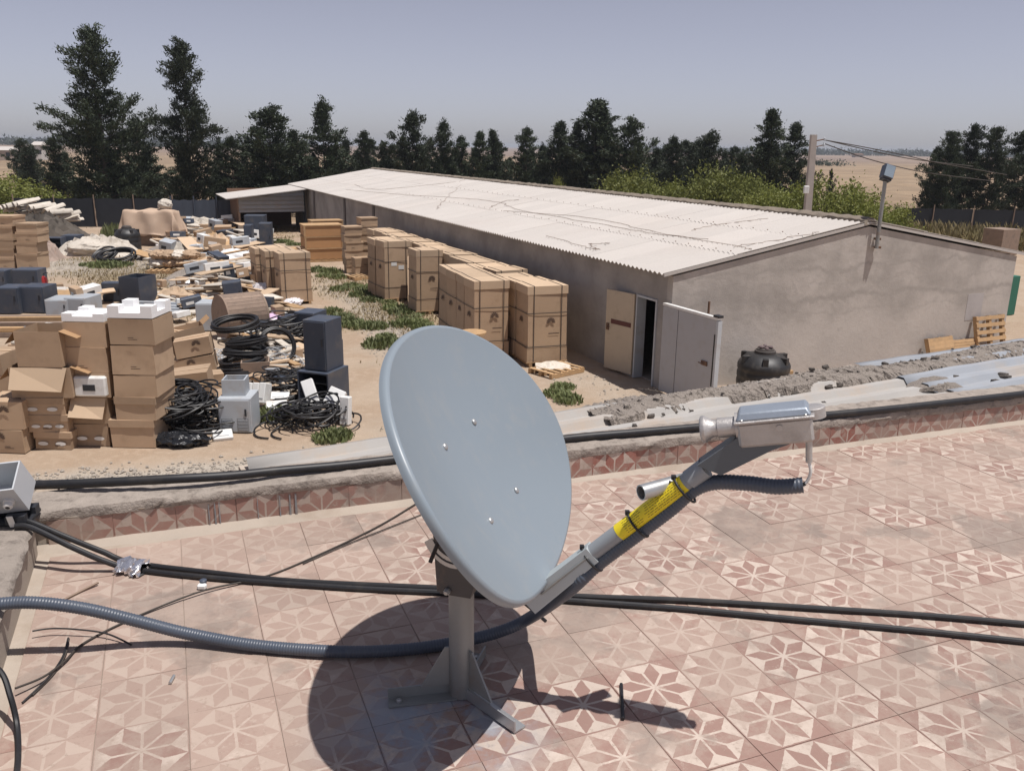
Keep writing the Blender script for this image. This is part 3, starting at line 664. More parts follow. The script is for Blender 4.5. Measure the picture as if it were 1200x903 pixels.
# cream door leaf swung back on the side wall
dl = thing('door_leaf', 'cream flush door with a dark red band swung back beside the doorway', 'door', WF(uw - .03, DV1 + .03, .04), WAZ + R(90 + 13))
MB().rbox((.47, .0, .97), (.92, .05, 1.92), .006).build('door_panel', pm('cream_door_paint', (.52, .43, .32), .6, var=.1, bump=.05, dirt=(.35, .28, .2), dirtamt=.4), dl)
MB().b0(.08, .74, .026, .034, 1.13, 1.24).build('band', pm('dark_red_band', (.10, .03, .025), .6, bump=0), dl, smooth=False)
hb = MB(); hb.b0(.80, .88, .026, .05, .96, 1.12); hb.tube([(.84, .05, 1.04), (.84, .075, 1.04), (.74, .075, 1.04)], .009, 6); hb.build('handle', M['rust'], dl)
df = MB(); df.b0(uw - .03, uw + .22, DV1 - .05, DV1 - .002, 0, DH); df.b0(uw - .03, uw + .22, DV0 + .002, DV0 + .05, 0, DH); df.b0(uw - .03, uw + .22, DV0 + .05, DV1 - .05, DH - .05, DH - .002)
df.build('door_frame', M['grey'], wh, smooth=False)
# grey clad leaf standing open at the corner
A_ = gp(779, 357, 1.95); B_ = gp(843, 375, 1.95); dv = B_ - A_; yaw = math.atan2(dv.y, dv.x); L_ = math.hypot(dv.x, dv.y)
gd = thing('door_leaf', 'grey clad cold room door standing open at the warehouse corner', 'door', (A_.x, A_.y, .03), yaw)
MB().rbox((L_ / 2, 0, .96), (L_, .07, 1.9), .008).build('door_panel', pm('grey_cladding', (.36, .365, .385), .5, .1, var=.06, bump=.03, dirt=(.3, .27, .24), dirtamt=.3), gd)
MB().b0(.0, L_ + .02, -.05, .05, 1.915, 1.965).build('top_rail', M['white'], gd, smooth=False)
MB().b0(L_ * .30, L_ * .305, -.0385, -.0355, .02, 1.9).build('seam', M['slate_dk'], gd, smooth=False)
MB().b0(L_ - .02, L_ + .04, -.05, .05, .02, 1.90).build('edge_profile', M['grey'], gd, smooth=False)
MB().b0(L_ - .07, L_ - .03, -.045, -.0355, .55, 1.62).build('gasket', M['black'], gd, smooth=False)
hb = MB(); hb.b0(L_ - .40, L_ - .22, -.06, -.0355, .93, 1.02); hb.tube([(L_ - .30, -.06, .97), (L_ - .30, -.09, .97), (L_ - .44, -.09, .97)], .012, 6); hb.build('handle', M['rust'], gd)
MB().b0(L_ - .12, L_ + .05, -.06, .06, 1.966, 2.01).build('bracket', M['slate_dk'], gd, smooth=False)

# lean-to at the far end
lt = thing('lean_to_shed', 'open fronted lean-to shed with ribbed metal front at warehouse end', 'shed', WF(-3.9, 38.2), WAZ)
def slope_box(mb, u0, u1, v0, v1, z0, z1, t, m=0): mb.hexa([(u0, v0, z0), (u1, v0, z1), (u1, v1, z1), (u0, v1, z0), (u0, v0, z0 + t), (u1, v0, z1 + t), (u1, v1, z1 + t), (u0, v1, z0 + t)], m)
sb = MB(); slope_box(sb, -.75, 3.98, -.5, 5.0, 2.02, 2.55, .05); sb.build('roof', M['roof'], lt, smooth=False)
zz = [2.42, 2.18, 1.94, 1.70, 1.46, 1.24]
for k in range(5):
    fb_ = MB(); zt, zb2 = zz[k], zz[k + 1]
    yt = -.06 if k == 0 else -.03
    x0_ = .0 if k else 1.6
    fb_.hexa([(x0_, -.17, zb2), (3.8, -.17, zb2), (3.8, -.02, zb2), (x0_, -.02, zb2), (x0_ if k else 2.9, yt, zt), (3.8, yt, zt), (3.8, .0, zt), (x0_ if k else 2.9, .0, zt)])
    fb_.build('front_board', M['zinc'] if k else M['zinc_blue'], lt, smooth=False)
MB().b0(-.05, .05, -.03, .07, 0, 2.08).build('post', M['drumwood'], lt, smooth=False)
MB().b0(3.72, 3.9, -.02, .1, 0, 2.48).build('post', M['slate_dk'], lt, smooth=False)
MB().b0(-.05, .0, .08, 4.9, 0, 2.05).build('side_panel', M['rust'], lt, smooth=False)
MB().b0(-.05, 3.9, 4.9, 4.95, 0, 2.4).build('back_panel', M['rust'], lt, smooth=False)

# ------------------------------------------------------------------ fences
def fence(p, q, hgt, mat, label, npan, post_mat, warp=.02):
    d = (q - p); L = d.length; f = thing('fence', label, 'fence', p, math.atan2(d.y, d.x))
    for k in range(npan):
        x0, x1 = L * k / npan, L * (k + 1) / npan; mb = MB(); nn = 8; vs = []; fs = []
        for i in range(nn + 1):
            x = x0 + .03 + (x1 - x0 - .06) * i / nn; y = warp * math.sin(i * 2.3 + k)
            vs += [(x, y, .02), (x, y, hgt + .03 * math.sin(i * 1.7 + k * 2)), (x, y + .012, .02), (x, y + .012, hgt + .03 * math.sin(i * 1.7 + k * 2))]
        for i in range(nn): a = i * 4; fs += [(a, a + 4, a + 5, a + 1), (a + 2, a + 3, a + 7, a + 6), (a + 1, a + 5, a + 7, a + 3)]
        mb.add(vs, fs).build('panel', mat, f)
    for k in range(npan + 1):
        MB().tube([(L * k / npan, -.05, -.1), (L * k / npan, -.05, hgt + .25)], .035, 6).build('post', post_mat, f)
    return f
net = pm('dark_shade_net', (.013, .016, .022), .8, var=.3, bump=.2)
p_, q_ = gp(20, 266), gp(205, 266)
fence(p_, q_, 1.75, net, 'dark shade net fence with thin posts behind the yard', 4, M['drumwood'])
fence(gp(203, 268), gp(282, 267), 1.75, pm('slate_fence_sheet', (.05, .062, .085), .6, var=.3, scale=1.2, bump=.2), 'slate blue sheet fence beside the lean-to shed', 3, M['slate'])
fence(gp(1045, 269), gp(1330, 277), 1.5, net, 'long dark shade net fence beyond the warehouse gable', 6, M['drumwood'])
# ------------------------------------------------------------------ satellite dish
MBP = Vector((-.1435, 2.2875, ZR))
DP = dict(off=.086, cz=.795, az=-.29, el=.558, W=1.004, H=.808, side=.026, k3c=-.021, k3s=-.005, k4c=-.005, k4s=-.007, z2=.041)
hn = Vector((math.cos(DP['az']), math.sin(DP['az']), 0)); DR = Vector((-math.sin(DP['az']), math.cos(DP['az']), 0))
DN = hn * math.cos(DP['el']) + Vector((0, 0, math.sin(DP['el']))); DU = -hn * math.sin(DP['el']) + Vector((0, 0, math.cos(DP['el'])))
DC = MBP + hn * DP['off'] + DR * DP['side'] + Vector((0, 0, DP['cz']))
def fp(x, y, off=0.0):          # pixel on the dish's plane of symmetry
    d = ray(x, y); return CAMP + d * ((DC + DR * off - CAMP).dot(DR) / d.dot(DR))
DEPTH = .085
def dish_pt(rho, th, back=0.0):
    k = 1 + DP['k3c'] * math.cos(3 * th) + DP['k3s'] * math.sin(3 * th) + DP['k4c'] * math.cos(4 * th) + DP['k4s'] * math.sin(4 * th)
    z = DP['z2'] * math.cos(2 * th) * rho * rho - DEPTH * (1 - rho * rho)
    return DC + DR * (k * DP['W'] / 2 * math.cos(th) * rho) + DU * (k * DP['H'] / 2 * math.sin(th) * rho) + DN * (z - back)
dish = thing('satellite_dish', 'grey satellite dish on a short pipe mast with a long feed arm', 'satellite dish', MBP)
def paint_mat():
    m, nt, b = NT('dish_grey_paint'); v, rn = ocoord(nt)
    n1 = noise(nt, v, 3, 4, .5); n2 = noise(nt, v, 120, 3, .6); n3 = noise(nt, v, 9, 6, .7)
    c = mixc(nt, n1, (.205, .245, .28), (.22, .26, .294))
    c = mixc(nt, math_(nt, 'MULTIPLY', ramp(nt, n3, .5, .75), .30), c, (.28, .285, .28))
    mp = nd(nt, 'ShaderNodeMapping'); mp.inputs['Scale'].default_value = (16, 16, 1.6); nt.links.new(v, mp.inputs[0])
    c = mixc(nt, math_(nt, 'MULTIPLY', ramp(nt, noise(nt, mp.outputs[0], 1.0, 5, .65), .52, .75), .22), c, (.30, .30, .29))
    mp2 = nd(nt, 'ShaderNodeMapping'); mp2.inputs['Scale'].default_value = (3, 90, 60); mp2.inputs['Rotation'].default_value = (.4, .9, .3); nt.links.new(v, mp2.inputs[0])
    c = mixc(nt, math_(nt, 'MULTIPLY', ramp(nt, noise(nt, mp2.outputs[0], 1.0, 2, .5), .74, .80), .35), c, (.42, .43, .43))
    nt.links.new(c, b.inputs['Base Color']); b.inputs['Roughness'].default_value = .42
    b.inputs['Coat Weight'].default_value = .08; b.inputs['Coat Roughness'].default_value = .3
    bumpn(nt, b, n2, .05, .001); return m
M['dish'] = paint_mat()
mb = MB(); NTH, NRH = 120, 26; vs = []; fs = []
for back in (0, 1):
    for i in range(1, NRH + 1):
        for j in range(NTH): vs.append(dish_pt(i / NRH, 2 * math.pi * j / NTH, .005 * back))
    vs.append(dish_pt(0, 0, .005 * back))
nb = NRH * NTH + 1
for back in (0, 1):
    o_ = back * nb
    for i in range(NRH - 1):
        for j in range(NTH):
            f = (o_ + i * NTH + j, o_ + (i + 1) * NTH + j, o_ + (i + 1) * NTH + (j + 1) % NTH, o_ + i * NTH + (j + 1) % NTH)
            fs.append(f if not back else f[::-1])
    for j in range(NTH):
        f = (o_ + nb - 1, o_ + j, o_ + (j + 1) % NTH); fs.append(f if not back else f[::-1])
# rolled rim
lip = [(0, 0), (.006, -.001), (.011, -.006), (.013, -.014), (.013, -.024), (.009, -.025), (.008, -.014), (.004, -.008), (0, -.005)]
L0 = len(vs)
for j in range(NTH):
    th = 2 * math.pi * j / NTH; p = dish_pt(1, th); q = dish_pt(1, th + .01); t = (q - p).normalized(); outw = t.cross(DN).normalized()
    for (a, z) in lip: vs.append(p + outw * a + DN * z)
for j in range(NTH):
    for i in range(len(lip) - 1):
        a = L0 + j * len(lip) + i; b_ = L0 + ((j + 1) % NTH) * len(lip) + i; fs.append((a, a + 1, b_ + 1, b_))
mb.add(vs, fs); mb.build('reflector', M['dish'], dish, origin=MBP, angle=60)
for (x, y) in ((556, 494), (524, 521), (603, 574), (577, 610)):
    d = ray(x, y); t = (DC - DN * .07 - CAMP).dot(DN) / d.dot(DN); p = CAMP + d * t; q = p - DC
    a, b_ = q.dot(DR) / (DP['W'] / 2), q.dot(DU) / (DP['H'] / 2); rho = math.hypot(a, b_); th = math.atan2(b_, a); p = dish_pt(rho, th)
    Mq = DN.to_track_quat('Z', 'Y').to_matrix()
    MB().lathe([(.0105, 0), (.0105, .002), (.0085, .005), (.004, .0068)], 14, p, Mq).build('bolt', M['galv'], dish, origin=MBP)
# mast and base
mr = .0385
MB().lathe([(mr, .004), (mr, .40)], 28, MBP).build('mast', M['mast'], dish, origin=MBP)
foot_px = [(455, 822), (606, 858), (566, 768)]
for k, (x, y) in enumerate(foot_px):
    e = gp(x, y, ZR); d = (e - MBP); L = d.length; d.normalize(); s = Vector((0, 0, 1)).cross(d)
    M3 = Matrix((d, s, Vector((0, 0, 1)))).transposed()
    leg = MB(); leg.box(MBP + d * ((L + .02) / 2) + Vector((0, 0, .0045)) + s * .012, (L - .02, .044, .005), M3)
    leg.box(MBP + d * ((L + .02) / 2) + Vector((0, 0, .024)) - s * .0085, (L - .02, .005, .034), M3)
    lo = leg.build('leg', M['mast'] if k != 1 else M['galv'], dish, origin=MBP)
    gs = MB(); q0 = MBP + d * (mr - .004) - s * .003
    tri = [q0 + Vector((0, 0, .041)), MBP + d * (L * .62) - s * .003 + Vector((0, 0, .041)), q0 + Vector((0, 0, .19)), q0 + Vector((0, 0, .19)) - d * .004]
    tri = [q0 + Vector((0, 0, .041)), MBP + d * (L * .56) - s * .003 + Vector((0, 0, .041)), MBP + d * (mr + .012) - s * .003 + Vector((0, 0, .17)), q0 + Vector((0, 0, .17))]
    gs.hexa(tri + [p + s * .006 for p in tri]); gs.build('gusset', M['mast'], lo, smooth=False, origin=MBP); 
    MB().lathe([(.009, 0), (.009, .007), (.005, .009)], 6, MBP + d * (L * .86) + s * .014 + Vector((0, 0, .0072))).build('anchor_bolt', M['galv'], lo, origin=MBP, smooth=False)
M['clampdark'] = pm('dark_clamp_paint', (.085, .08, .078), .55, .2, var=.2, bump=.1, rnd=0, dirt=(.18, .13, .10), dirtamt=.5, dscale=20)
# mount behind the reflector
PM = Matrix((hn, Vector((0, 0, 1)), DR)).transposed()      # (s, z, t) -> world
def plane_prism(poly, t0, t1): 
    m_ = MB(); m_.prism(poly, t0, t1, PM); 
    m_.v = [tuple(Vector(v) + MBP) for v in m_.v]; m_.f = [f[::-1] for f in m_.f]; return m_
for t0 in (-.058, .088):
    poly = [(-.055, .375), (.05, .375), (.072, .44), (.062, .56), (.022, .66), (-.03, .70), (-.055, .68), (-.065, .55)]
    pl = plane_prism(poly, t0, t0 + .006).build('mount_plate', M['clampdark'], dish, origin=MBP, smooth=False)
    arc = []; ari = []
    for k in range(13):
        a = R(-150 + k * 9.0); arc.append((.0 + .105 * math.cos(a), .60 + .14 * math.sin(a))); ari.append((.0 + .078 * math.cos(a), .60 + .108 * math.sin(a)))
    tt = t0 - .004 if t0 < 0 else t0 + .006
    plane_prism(arc + ari[::-1], tt, tt + .004).build('slotted_arc', M['galv'], pl, origin=MBP, smooth=False)
    plane_prism([(.0 + .0945 * math.cos(R(-150 + k * 9)) , .60 + .127 * math.sin(R(-150 + k * 9))) for k in range(2, 11)] + [(.0 + .0885 * math.cos(R(-150 + k * 9)), .60 + .121 * math.sin(R(-150 + k * 9))) for k in range(10, 1, -1)], tt - .0008, tt + .0048).build('slot', M['slate_dk'], pl, origin=MBP, smooth=False)
sb_ = MB(); sb_.box(MBP + DR * .015 + Vector((0, 0, .405)) + hn * .0, (.096, .139, .075), Matrix((hn, DR, Vector((0, 0, 1)))).transposed()); sb_.build('clamp_block', M['clampdark'], dish, origin=MBP, smooth=False)
st = MB(); st.tube([MBP - DR * .03 + hn * -.03 + Vector((0, 0, .60)), MBP - DR * .12 - hn * .05 + Vector((0, 0, .50))], .006, 6); st.build('adjusting_rod', M['wire'], dish, origin=MBP)
for zq in (.385,):
    MB().lathe([(.011, 0), (.011, .008), (.006, .018)], 6, MBP - DR * .061 - hn * .02 + Vector((0, 0, zq)), (-DR).to_track_quat('Z', 'Y').to_matrix()).build('bolt', M['galv'], dish, origin=MBP, smooth=False)
bh = MB(); Mb = Matrix((DR, DU, DN)).transposed(); bh.box(DC - DN * (DEPTH + .03), (.20, .26, .05), Mb); bh.build('back_bracket', M['mast'], dish, origin=MBP, smooth=False)
# feed arm
def bar(p, q, w, h, mat, name, parent, taper=1.0, bev=.004):
    d = (q - p); L = d.length; d.normalize(); s = DR; n_ = d.cross(s).normalized()
    m_ = MB(); a = [p - s * w / 2 - n_ * h / 2, p + s * w / 2 - n_ * h / 2, p + s * w / 2 + n_ * h / 2, p - s * w / 2 + n_ * h / 2]
    w2, h2 = w * taper, h * taper
    b_ = [q - s * w2 / 2 - n_ * h2 / 2, q + s * w2 / 2 - n_ * h2 / 2, q + s * w2 / 2 + n_ * h2 / 2, q - s * w2 / 2 + n_ * h2 / 2]
    m_.hexa(a + b_); return m_.build(name, mat, parent, origin=MBP, smooth=False)
armg = pm('arm_grey', (.27, .29, .31), .45, .1, var=.06, bump=.03, rnd=0)
a0, a1, a2, a3 = fp(622, 704), fp(696, 646), fp(808, 562), fp(838, 541)
br = bar(a0, a1, .060, .062, pm('arm_bracket_grey', (.42, .46, .47), .45, .1, var=.05, bump=.03, rnd=0), 'arm_bracket', dish, .82)
d_ = (a1 - a0).normalized(); nn_ = d_.cross(DR).normalized()
MB().tube([a0 + d_ * .06 - DR * .0305 + nn_ * .004, a1 - d_ * .015 - DR * .026 + nn_ * .004], .0035, 6).build('rib', M['mast'], br, origin=MBP)
da = (a2 - a1).normalized()
MB().tube([a1 - da * .05, a2 + da * .01], .0245, 20).build('arm_tube', armg, dish, origin=MBP)
MB().tube([a2, a2 + da * .055], .028, 20).build('arm_collar', armg, dish, origin=MBP)
y0, y1 = fp(724, 621), fp(804, 566)
ylo = MB(); ylo.tube([a1 + da * (y0 - a1).dot(da), a1 + da * (y1 - a1).dot(da)], .0252, 24); yo = ylo.build('warning_label', M['yellow'], dish, origin=MBP)
# printed lines of small type on the sleeve (illegible at this size: rows of short dashes)
ty = MB(); p0, p1 = a1 + da * (y0 - a1).dot(da), a1 + da * (y1 - a1).dot(da)
e1_ = (CAMP - p0); e1_ = (e1_ - da * e1_.dot(da)).normalized(); e2_ = da.cross(e1_)
Lb = (p1 - p0).length
for row in range(6):
    a = R(-42 + row * 15); dirn = e1_ * math.cos(a) + e2_ * math.sin(a); tg = -e1_ * math.sin(a) + e2_ * math.cos(a)
    x = Lb * .12
    while x < Lb * .93:
        ln = U(.004, .016)
        if not (Lb * .36 < x < Lb * .42):
            q = p0 + da * x + dirn * .02545; ty.add([q - tg * .0006, q + da * ln - tg * .0006, q + da * ln + tg * .0006, q + tg * .0006], [(0, 1, 2, 3)])
        x += ln + U(.002, .004)
ty.build('small_print', M['wire'], yo, origin=MBP, smooth=False)
for (x, y) in ((692, 652), (742, 608), (800, 571)):
    p = fp(x, y); c = a1 + da * (p - a1).dot(da); tie = MB(); rp = []
    ex = DR; ey = da.cross(DR).normalized()
    for k in range(25):
        a = 2 * math.pi * k / 24; rp.append(c + ex * (.029 * math.cos(a)) + ey * (-.014 + .041 * math.sin(a)) * 1.0)
    if ey.z < 0: rp = [c + (q - c) * 1.0 for q in rp]; rp = [c + ex * (q - c).dot(ex) - ey * (q - c).dot(ey) for q in rp]
    tie.tube(rp, .0038, 6, caps=False); tie.box(c + (ey if ey.z > 0 else -ey) * .031, (.012, .012, .012)); tie.build('cable_tie', M['black'], dish, origin=MBP)
# open pipe stub behind the arm
s0_, s1_ = fp(751, 577, -.045), fp(812, 560, .075); ds = (s1_ - s0_).normalized()
stb = MB(); Ms = ds.to_track_quat('Z', 'Y').to_matrix()
Ls = (s1_ - s0_).length
prof = [(.0215, 0), (.0215, Ls), (.0185, Ls), (.0185, 0)]
vs = []; fs = []
for (r_, z_) in prof:
    for j in range(24): a = 2 * math.pi * j / 24; vs.append(s0_ + Ms @ Vector((r_ * math.cos(a), r_ * math.sin(a), z_)))
for i in range(4):
    for j in range(24): fs.append((i * 24 + j, i * 24 + (j + 1) % 24, ((i + 1) % 4) * 24 + (j + 1) % 24, ((i + 1) % 4) * 24 + j))
stb.add(vs, fs); stb.build('pipe_stub', M['galv'], dish, origin=MBP)
# feed: horn, neck and cast housing
h0, h1, h2 = fp(822, 503), fp(864, 497), fp(952, 491)
fx = (h2 - h0); fx.normalize(); fz = fx.cross(DR).normalized()
if fz.z < 0: fz = -fz
FM = Matrix((fx, fz.cross(fx), fz)).transposed(); fy = fz.cross(fx)
Lx = lambda p: (p - h0).dot(fx)
Mh = fx.to_track_quat('Z', 'Y').to_matrix()
cast = pm('cast_aluminium', (.50, .48, .465), .5, .65, var=.2, scale=18, bump=.35, bscale=90, rnd=0, dirt=(.36, .33, .31), dirtamt=.6, dscale=14)
hl = Lx(h1)
fh = MB(); fh.lathe([(.034, 0), (.036, .003), (.036, .010), (.031, .016), (.025, .026), (.0235, .030), (.0235, hl * .45), (.0265, hl * .46), (.0265, hl * .95), (.0235, hl * .97), (.0235, hl + .01)], 32, h0, Mh)
feed = fh.build('feed_horn', cast, dish, origin=MBP)
MB().lathe([(.029, -.0004), (.029, .002)], 28, h0 - fx * .0018, Mh).build('horn_cap', pm('horn_membrane', (.45, .45, .45), .5, bump=0, rnd=0), feed, origin=MBP)
LB = Lx(h2) - hl; BW, BH = .092, .066
bc = h0 + fx * (hl + LB / 2) - fz * .016
hs_ = MB()
def slab(mbx, c, lx, ly, lz, bev): mbx.rbox(c, (lx, ly, lz), bev, FM)
slab(hs_, bc, LB, BW * .86, BH, .007); ho = hs_.build('feed_housing', cast, dish, origin=MBP, angle=30)
fl = MB(); slab(fl, bc + fz * (BH / 2 + .003), LB + .012, BW + .006, .008, .0025); fl.build('flange', cast, ho, origin=MBP, angle=30)
ld = MB(); tb_ = [(-1, -1), (1, -1), (1, 1), (-1, 1)]; zt = BH / 2 + .007
ld.hexa([bc + fx * (sx * LB / 2) + fy * (sy * BW / 2) + fz * zt for sx, sy in tb_] + [bc + fx * (sx * (LB / 2 - .010)) + fy * (sy * (BW / 2 - .010)) + fz * (zt + .020) for sx, sy in tb_])
ldo = ld.build('lid', pm('lid_zinc_sky_tint', (.34, .385, .44), .45, .55, var=.2, scale=9, bump=.2, rnd=0), ho, origin=MBP, angle=20)  # bluish base colour paints the sky's reflection into the metal lid
md = ldo.modifiers.new('b', 'BEVEL'); md.width = .005; md.segments = 3
MB().lathe([(.036, 0), (.036, .008)], 20, h0 + fx * (hl - .004), Mh).build('neck_flange', cast, ho, origin=MBP)
MB().lathe([(.030, -.030), (.030, -.004), (.024, -.001)], 24, bc + fx * (LB / 2 + .004) + fy * .006 + fz * (zt + .010), FM).build('round_boss', cast, ho, origin=MBP)
for sx in (-.42, .42):
    for sy in (-.47, .47):
        MB().lathe([(.004, 0), (.004, .004), (.002, .0055)], 8, bc + fx * (sx * LB) + fy * (sy * BW) + fz * (BH / 2 + .0066), FM).build('screw', M['galv'], ho, origin=MBP, smooth=False)
MB().lathe([(.008, 0), (.008, .004)], 10, bc + fx * .012 - fy * (BW * .43) + fz * .014, (-fy).to_track_quat('Z', 'Y').to_matrix()).build('boss', cast, ho, origin=MBP)
# flared bracket from the arm to the housing
pq = [fp(818, 541), fp(866, 508), fp(925, 516), fp(905, 523), fp(846, 552)]
cb = MB(); cc_ = [p - DR * .030 for p in pq] + [p + DR * .030 for p in pq]
nq = 5; cb.add(cc_, [tuple(range(nq - 1, -1, -1)), tuple(range(nq, 2 * nq))] + [(i, (i + 1) % nq, nq + (i + 1) % nq, nq + i) for i in range(nq)])
cb.build('feed_bracket', pm('bracket_dark_grey', (.11, .125, .14), .5, .1, var=.06, bump=.03, rnd=0), dish, origin=MBP, smooth=False)
# cable gland and white lead
g0 = fp(948, 512); g1 = fp(948, 541)
MB().tube([g0, g1], .0085, 14).build('cable_gland', cast, ho, origin=MBP)
wl_ = catmull([g1, fp(950, 552), fp(947, 562), fp(941, 569)], 6)
MB().tube(wl_, .0042, 10).build('white_lead', M['white'], ho, origin=MBP)
MB().tube([wl_[-4], wl_[-1] - fx * .01], .0055, 10).build('lead_sleeve', M['black'], ho, origin=MBP)

# ------------------------------------------------------------------ conduit and cables on the terrace
def floorpt(x, y, z): return gp(x, y, ZR + z)
cpts = [floorpt(-70, 716, .20), floorpt(0, 707, .196), floorpt(45, 706, .193), floorpt(100, 713, .165), floorpt(160, 727, .10), floorpt(220, 742, .045), floorpt(300, 756, .024), floorpt(400, 763, .0235), floorpt(480, 760, .0235), floorpt(545, 750, .026), floorpt(590, 738, .055), floorpt(625, 721, .12), fp(668, 690), fp(700, 661), fp(740, 631), fp(785, 597), fp(812, 574), fp(838, 565), fp(875, 566), fp(910, 570), fp(941, 568)]
cpts[12] = fp(668, 690, .012)
path = catmull(cpts, 24)
# resample evenly and corrugate
acc = [0]
for a, b_ in zip(path[:-1], path[1:]): acc.append(acc[-1] + (b_ - a).length)
acc = np.array(acc); PA = np.array([tuple(p) for p in path]); L = acc[-1]; nring = int(L / .0024)
ss = np.linspace(0, L, nring); PR = np.stack([np.interp(ss, acc, PA[:, k]) for k in range(3)], 1)
rad = [.0205 if (i // 1) % 3 == 0 else .0185 if i % 3 == 1 else .0205 for i in range(nring)]
rad = [(.0208, .0208, .0196, .0196)[i % 4] for i in range(nring)]
cm = MB(); cm.tube([Vector(p) for p in PR], rad, 14)
conduit = cm.build('corrugated_conduit', pm('grey_blue_conduit', (.07, .085, .112), .42, var=.08, scale=4, bump=0, rnd=0, dirt=(.13, .125, .125), dirtamt=.3, dscale=5), None, origin=MBP, angle=80); conduit.location = MBP
tag(conduit, 'grey corrugated conduit running from the dish arm across the floor over the parapet', 'conduit')
def cable(name, px, r_, mat, label, n=8, seg=10, cat='cable', group=None):
    pts = catmull([floorpt(x, y, z) for x, y, z in px], seg)
    o = MB().tube(pts, r_, n).build(name, mat, None, origin=pts[0]); o.location = pts[0]
    return tag(o, label, cat, group)
cable('black_cable', [(20, 609, .185), (37, 612, .18), (80, 630, .12), (120, 646, .055), (155, 659, .016), (250, 671, .012), (350, 681, .012), (520, 689, .012), (600, 694, .012), (690, 699, .012), (800, 703, .012), (950, 712, .012), (1100, 722, .012), (1280, 738, .012)], .0115, M['black'], 'black cable crossing the floor behind the dish, the one nearer the tile skirting', 10)
cable('black_cable', [(18, 616, .182), (37, 618, .175), (85, 641, .11), (125, 658, .045), (160, 667, .0125), (250, 677, .012), (400, 688, .012), (520, 694, .012), (600, 699, .012), (690, 705, .012), (800, 713, .012), (950, 727, .012), (1100, 741, .012), (1280, 760, .012)], .0115, M['black'], 'black cable crossing the floor behind the dish, the one nearer the mast', 10)
cable('black_pipe', [(36, 568, .19), (100, 566, .205), (200, 561, .215), (270, 557, .205), (330, 551, .20), (400, 545, .192), (470, 537, .192), (560, 527, .192), (670, 513, .192), (740, 507, .192), (820, 500, .192), (960, 487, .19), (1080, 475, .19), (1280, 452, .19)], .0205, M['black'], 'thick black pipe lying along the parapet coping', 14)
cable('thin_wire', [(500, 582, .006), (440, 618, .006), (350, 660, .006), (300, 678, .006), (237, 692, .014), (160, 722, .006), (100, 752, .006), (75, 775, .012), (50, 793, .02), (18, 806, .03)], .0040, M['wire'], 'long thin brown wire running diagonally over the tiles', 6)
cable('thin_wire', [(520, 592, .006), (450, 620, .006), (400, 640, .006), (355, 660, .006)], .003, M['wire'], 'short second wire beside the long diagonal wire', 6)
cable('thin_wire', [(38, 739, .03), (60, 736, .03), (90, 737, .028), (125, 742, .02), (154, 755, .006)], .0032, M['black'], 'curved black wire offcut under the conduit', 6)
cable('thin_wire', [(80, 747, .02), (73, 770, .012), (55, 795, .012), (26, 823, .006)], .0032, M['black'], 'straight black wire offcut pointing at the left parapet', 6)
cable('thin_wire', [(81, 748, .02), (76, 768, .01), (62, 790, .006), (38, 814, .006)], .0028, M['wire'], 'thin bent wire twin of the straight offcut', 6)
cable('black_cable', [(-30, 770, .17), (0, 786, .15), (12, 815, .10), (20, 850, .03), (21, 890, .012), (16, 930, .012)], .0085, M['black'], 'black cable curling down from the short parapet', 8)
cable('black_rod', [(728, 801, .006), (730, 842, .006)], .0055, pm('rod_black', (.012, .012, .014), .5, bump=0), 'short black tube offcut lying alone on the tiles', 8, cat='rod')
cable('grey_strip', [(73, 703, .006), (95, 692, .006), (115, 682, .012)], .0055, M['drumwood'], 'thin grey strip offcut beside the conduit', 5, cat='strip')
cable('thin_wire', [(602, 697, .006), (620, 710, .006), (640, 727, .006)], .0045, M['black'], 'black wire stub beneath the dish rim', 6)
cable('metal_clip', [(199, 800, .005), (204, 791, .006)], .005, M['galv'], 'tiny metal clip lying on the worn tiles', 6, cat='clip')
# foil wrap on the cables
fo = MB(); rs = np.random.RandomState(4); c = floorpt(157, 664, .02); vs = []; fs = []; nu, nv = 14, 10
ca = math.atan2((floorpt(200, 668, 0) - floorpt(120, 655, 0)).y, (floorpt(200, 668, 0) - floorpt(120, 655, 0)).x)
for i in range(nu):
    for j in range(nv):
        a = 2 * math.pi * j / nv; rr = .026 + rs.uniform(-.008, .014); x = (i / (nu - 1) - .5) * .11 + rs.uniform(-.004, .004)
        vs.append(c + Matrix.Rotation(ca, 3, 'Z') @ Vector((x, rr * 1.5 * math.cos(a), max(-.017, rr * .8 * math.sin(a)))))
for i in range(nu - 1):
    for j in range(nv): fs.append((i * nv + j, (i + 1) * nv + j, (i + 1) * nv + (j + 1) % nv, i * nv + (j + 1) % nv))
fo.add(vs, fs); o = fo.build('foil_wrap', pm('crumpled_foil', (.80, .80, .82), .22, .95, var=.05, bump=.3, bscale=120, rnd=0), None, origin=c, smooth=False); o.location = c
tag(o, 'crumpled silver foil wrapped around the two black cables', 'foil')
for (x, y) in ((237, 690),):
    cl_ = thing('cable_clip', 'small white and black nail clip holding the thin wire', 'clip', floorpt(x, y, 0))
    MB().rbox((0, 0, .012), (.034, .022, .020), .005).build('clip_body', M['white'], cl_)
    MB().lathe([(.013, .0), (.014, .012), (.008, .016)], 12, (0, .016, .018)).build('clip_cap', M['slate'], cl_)
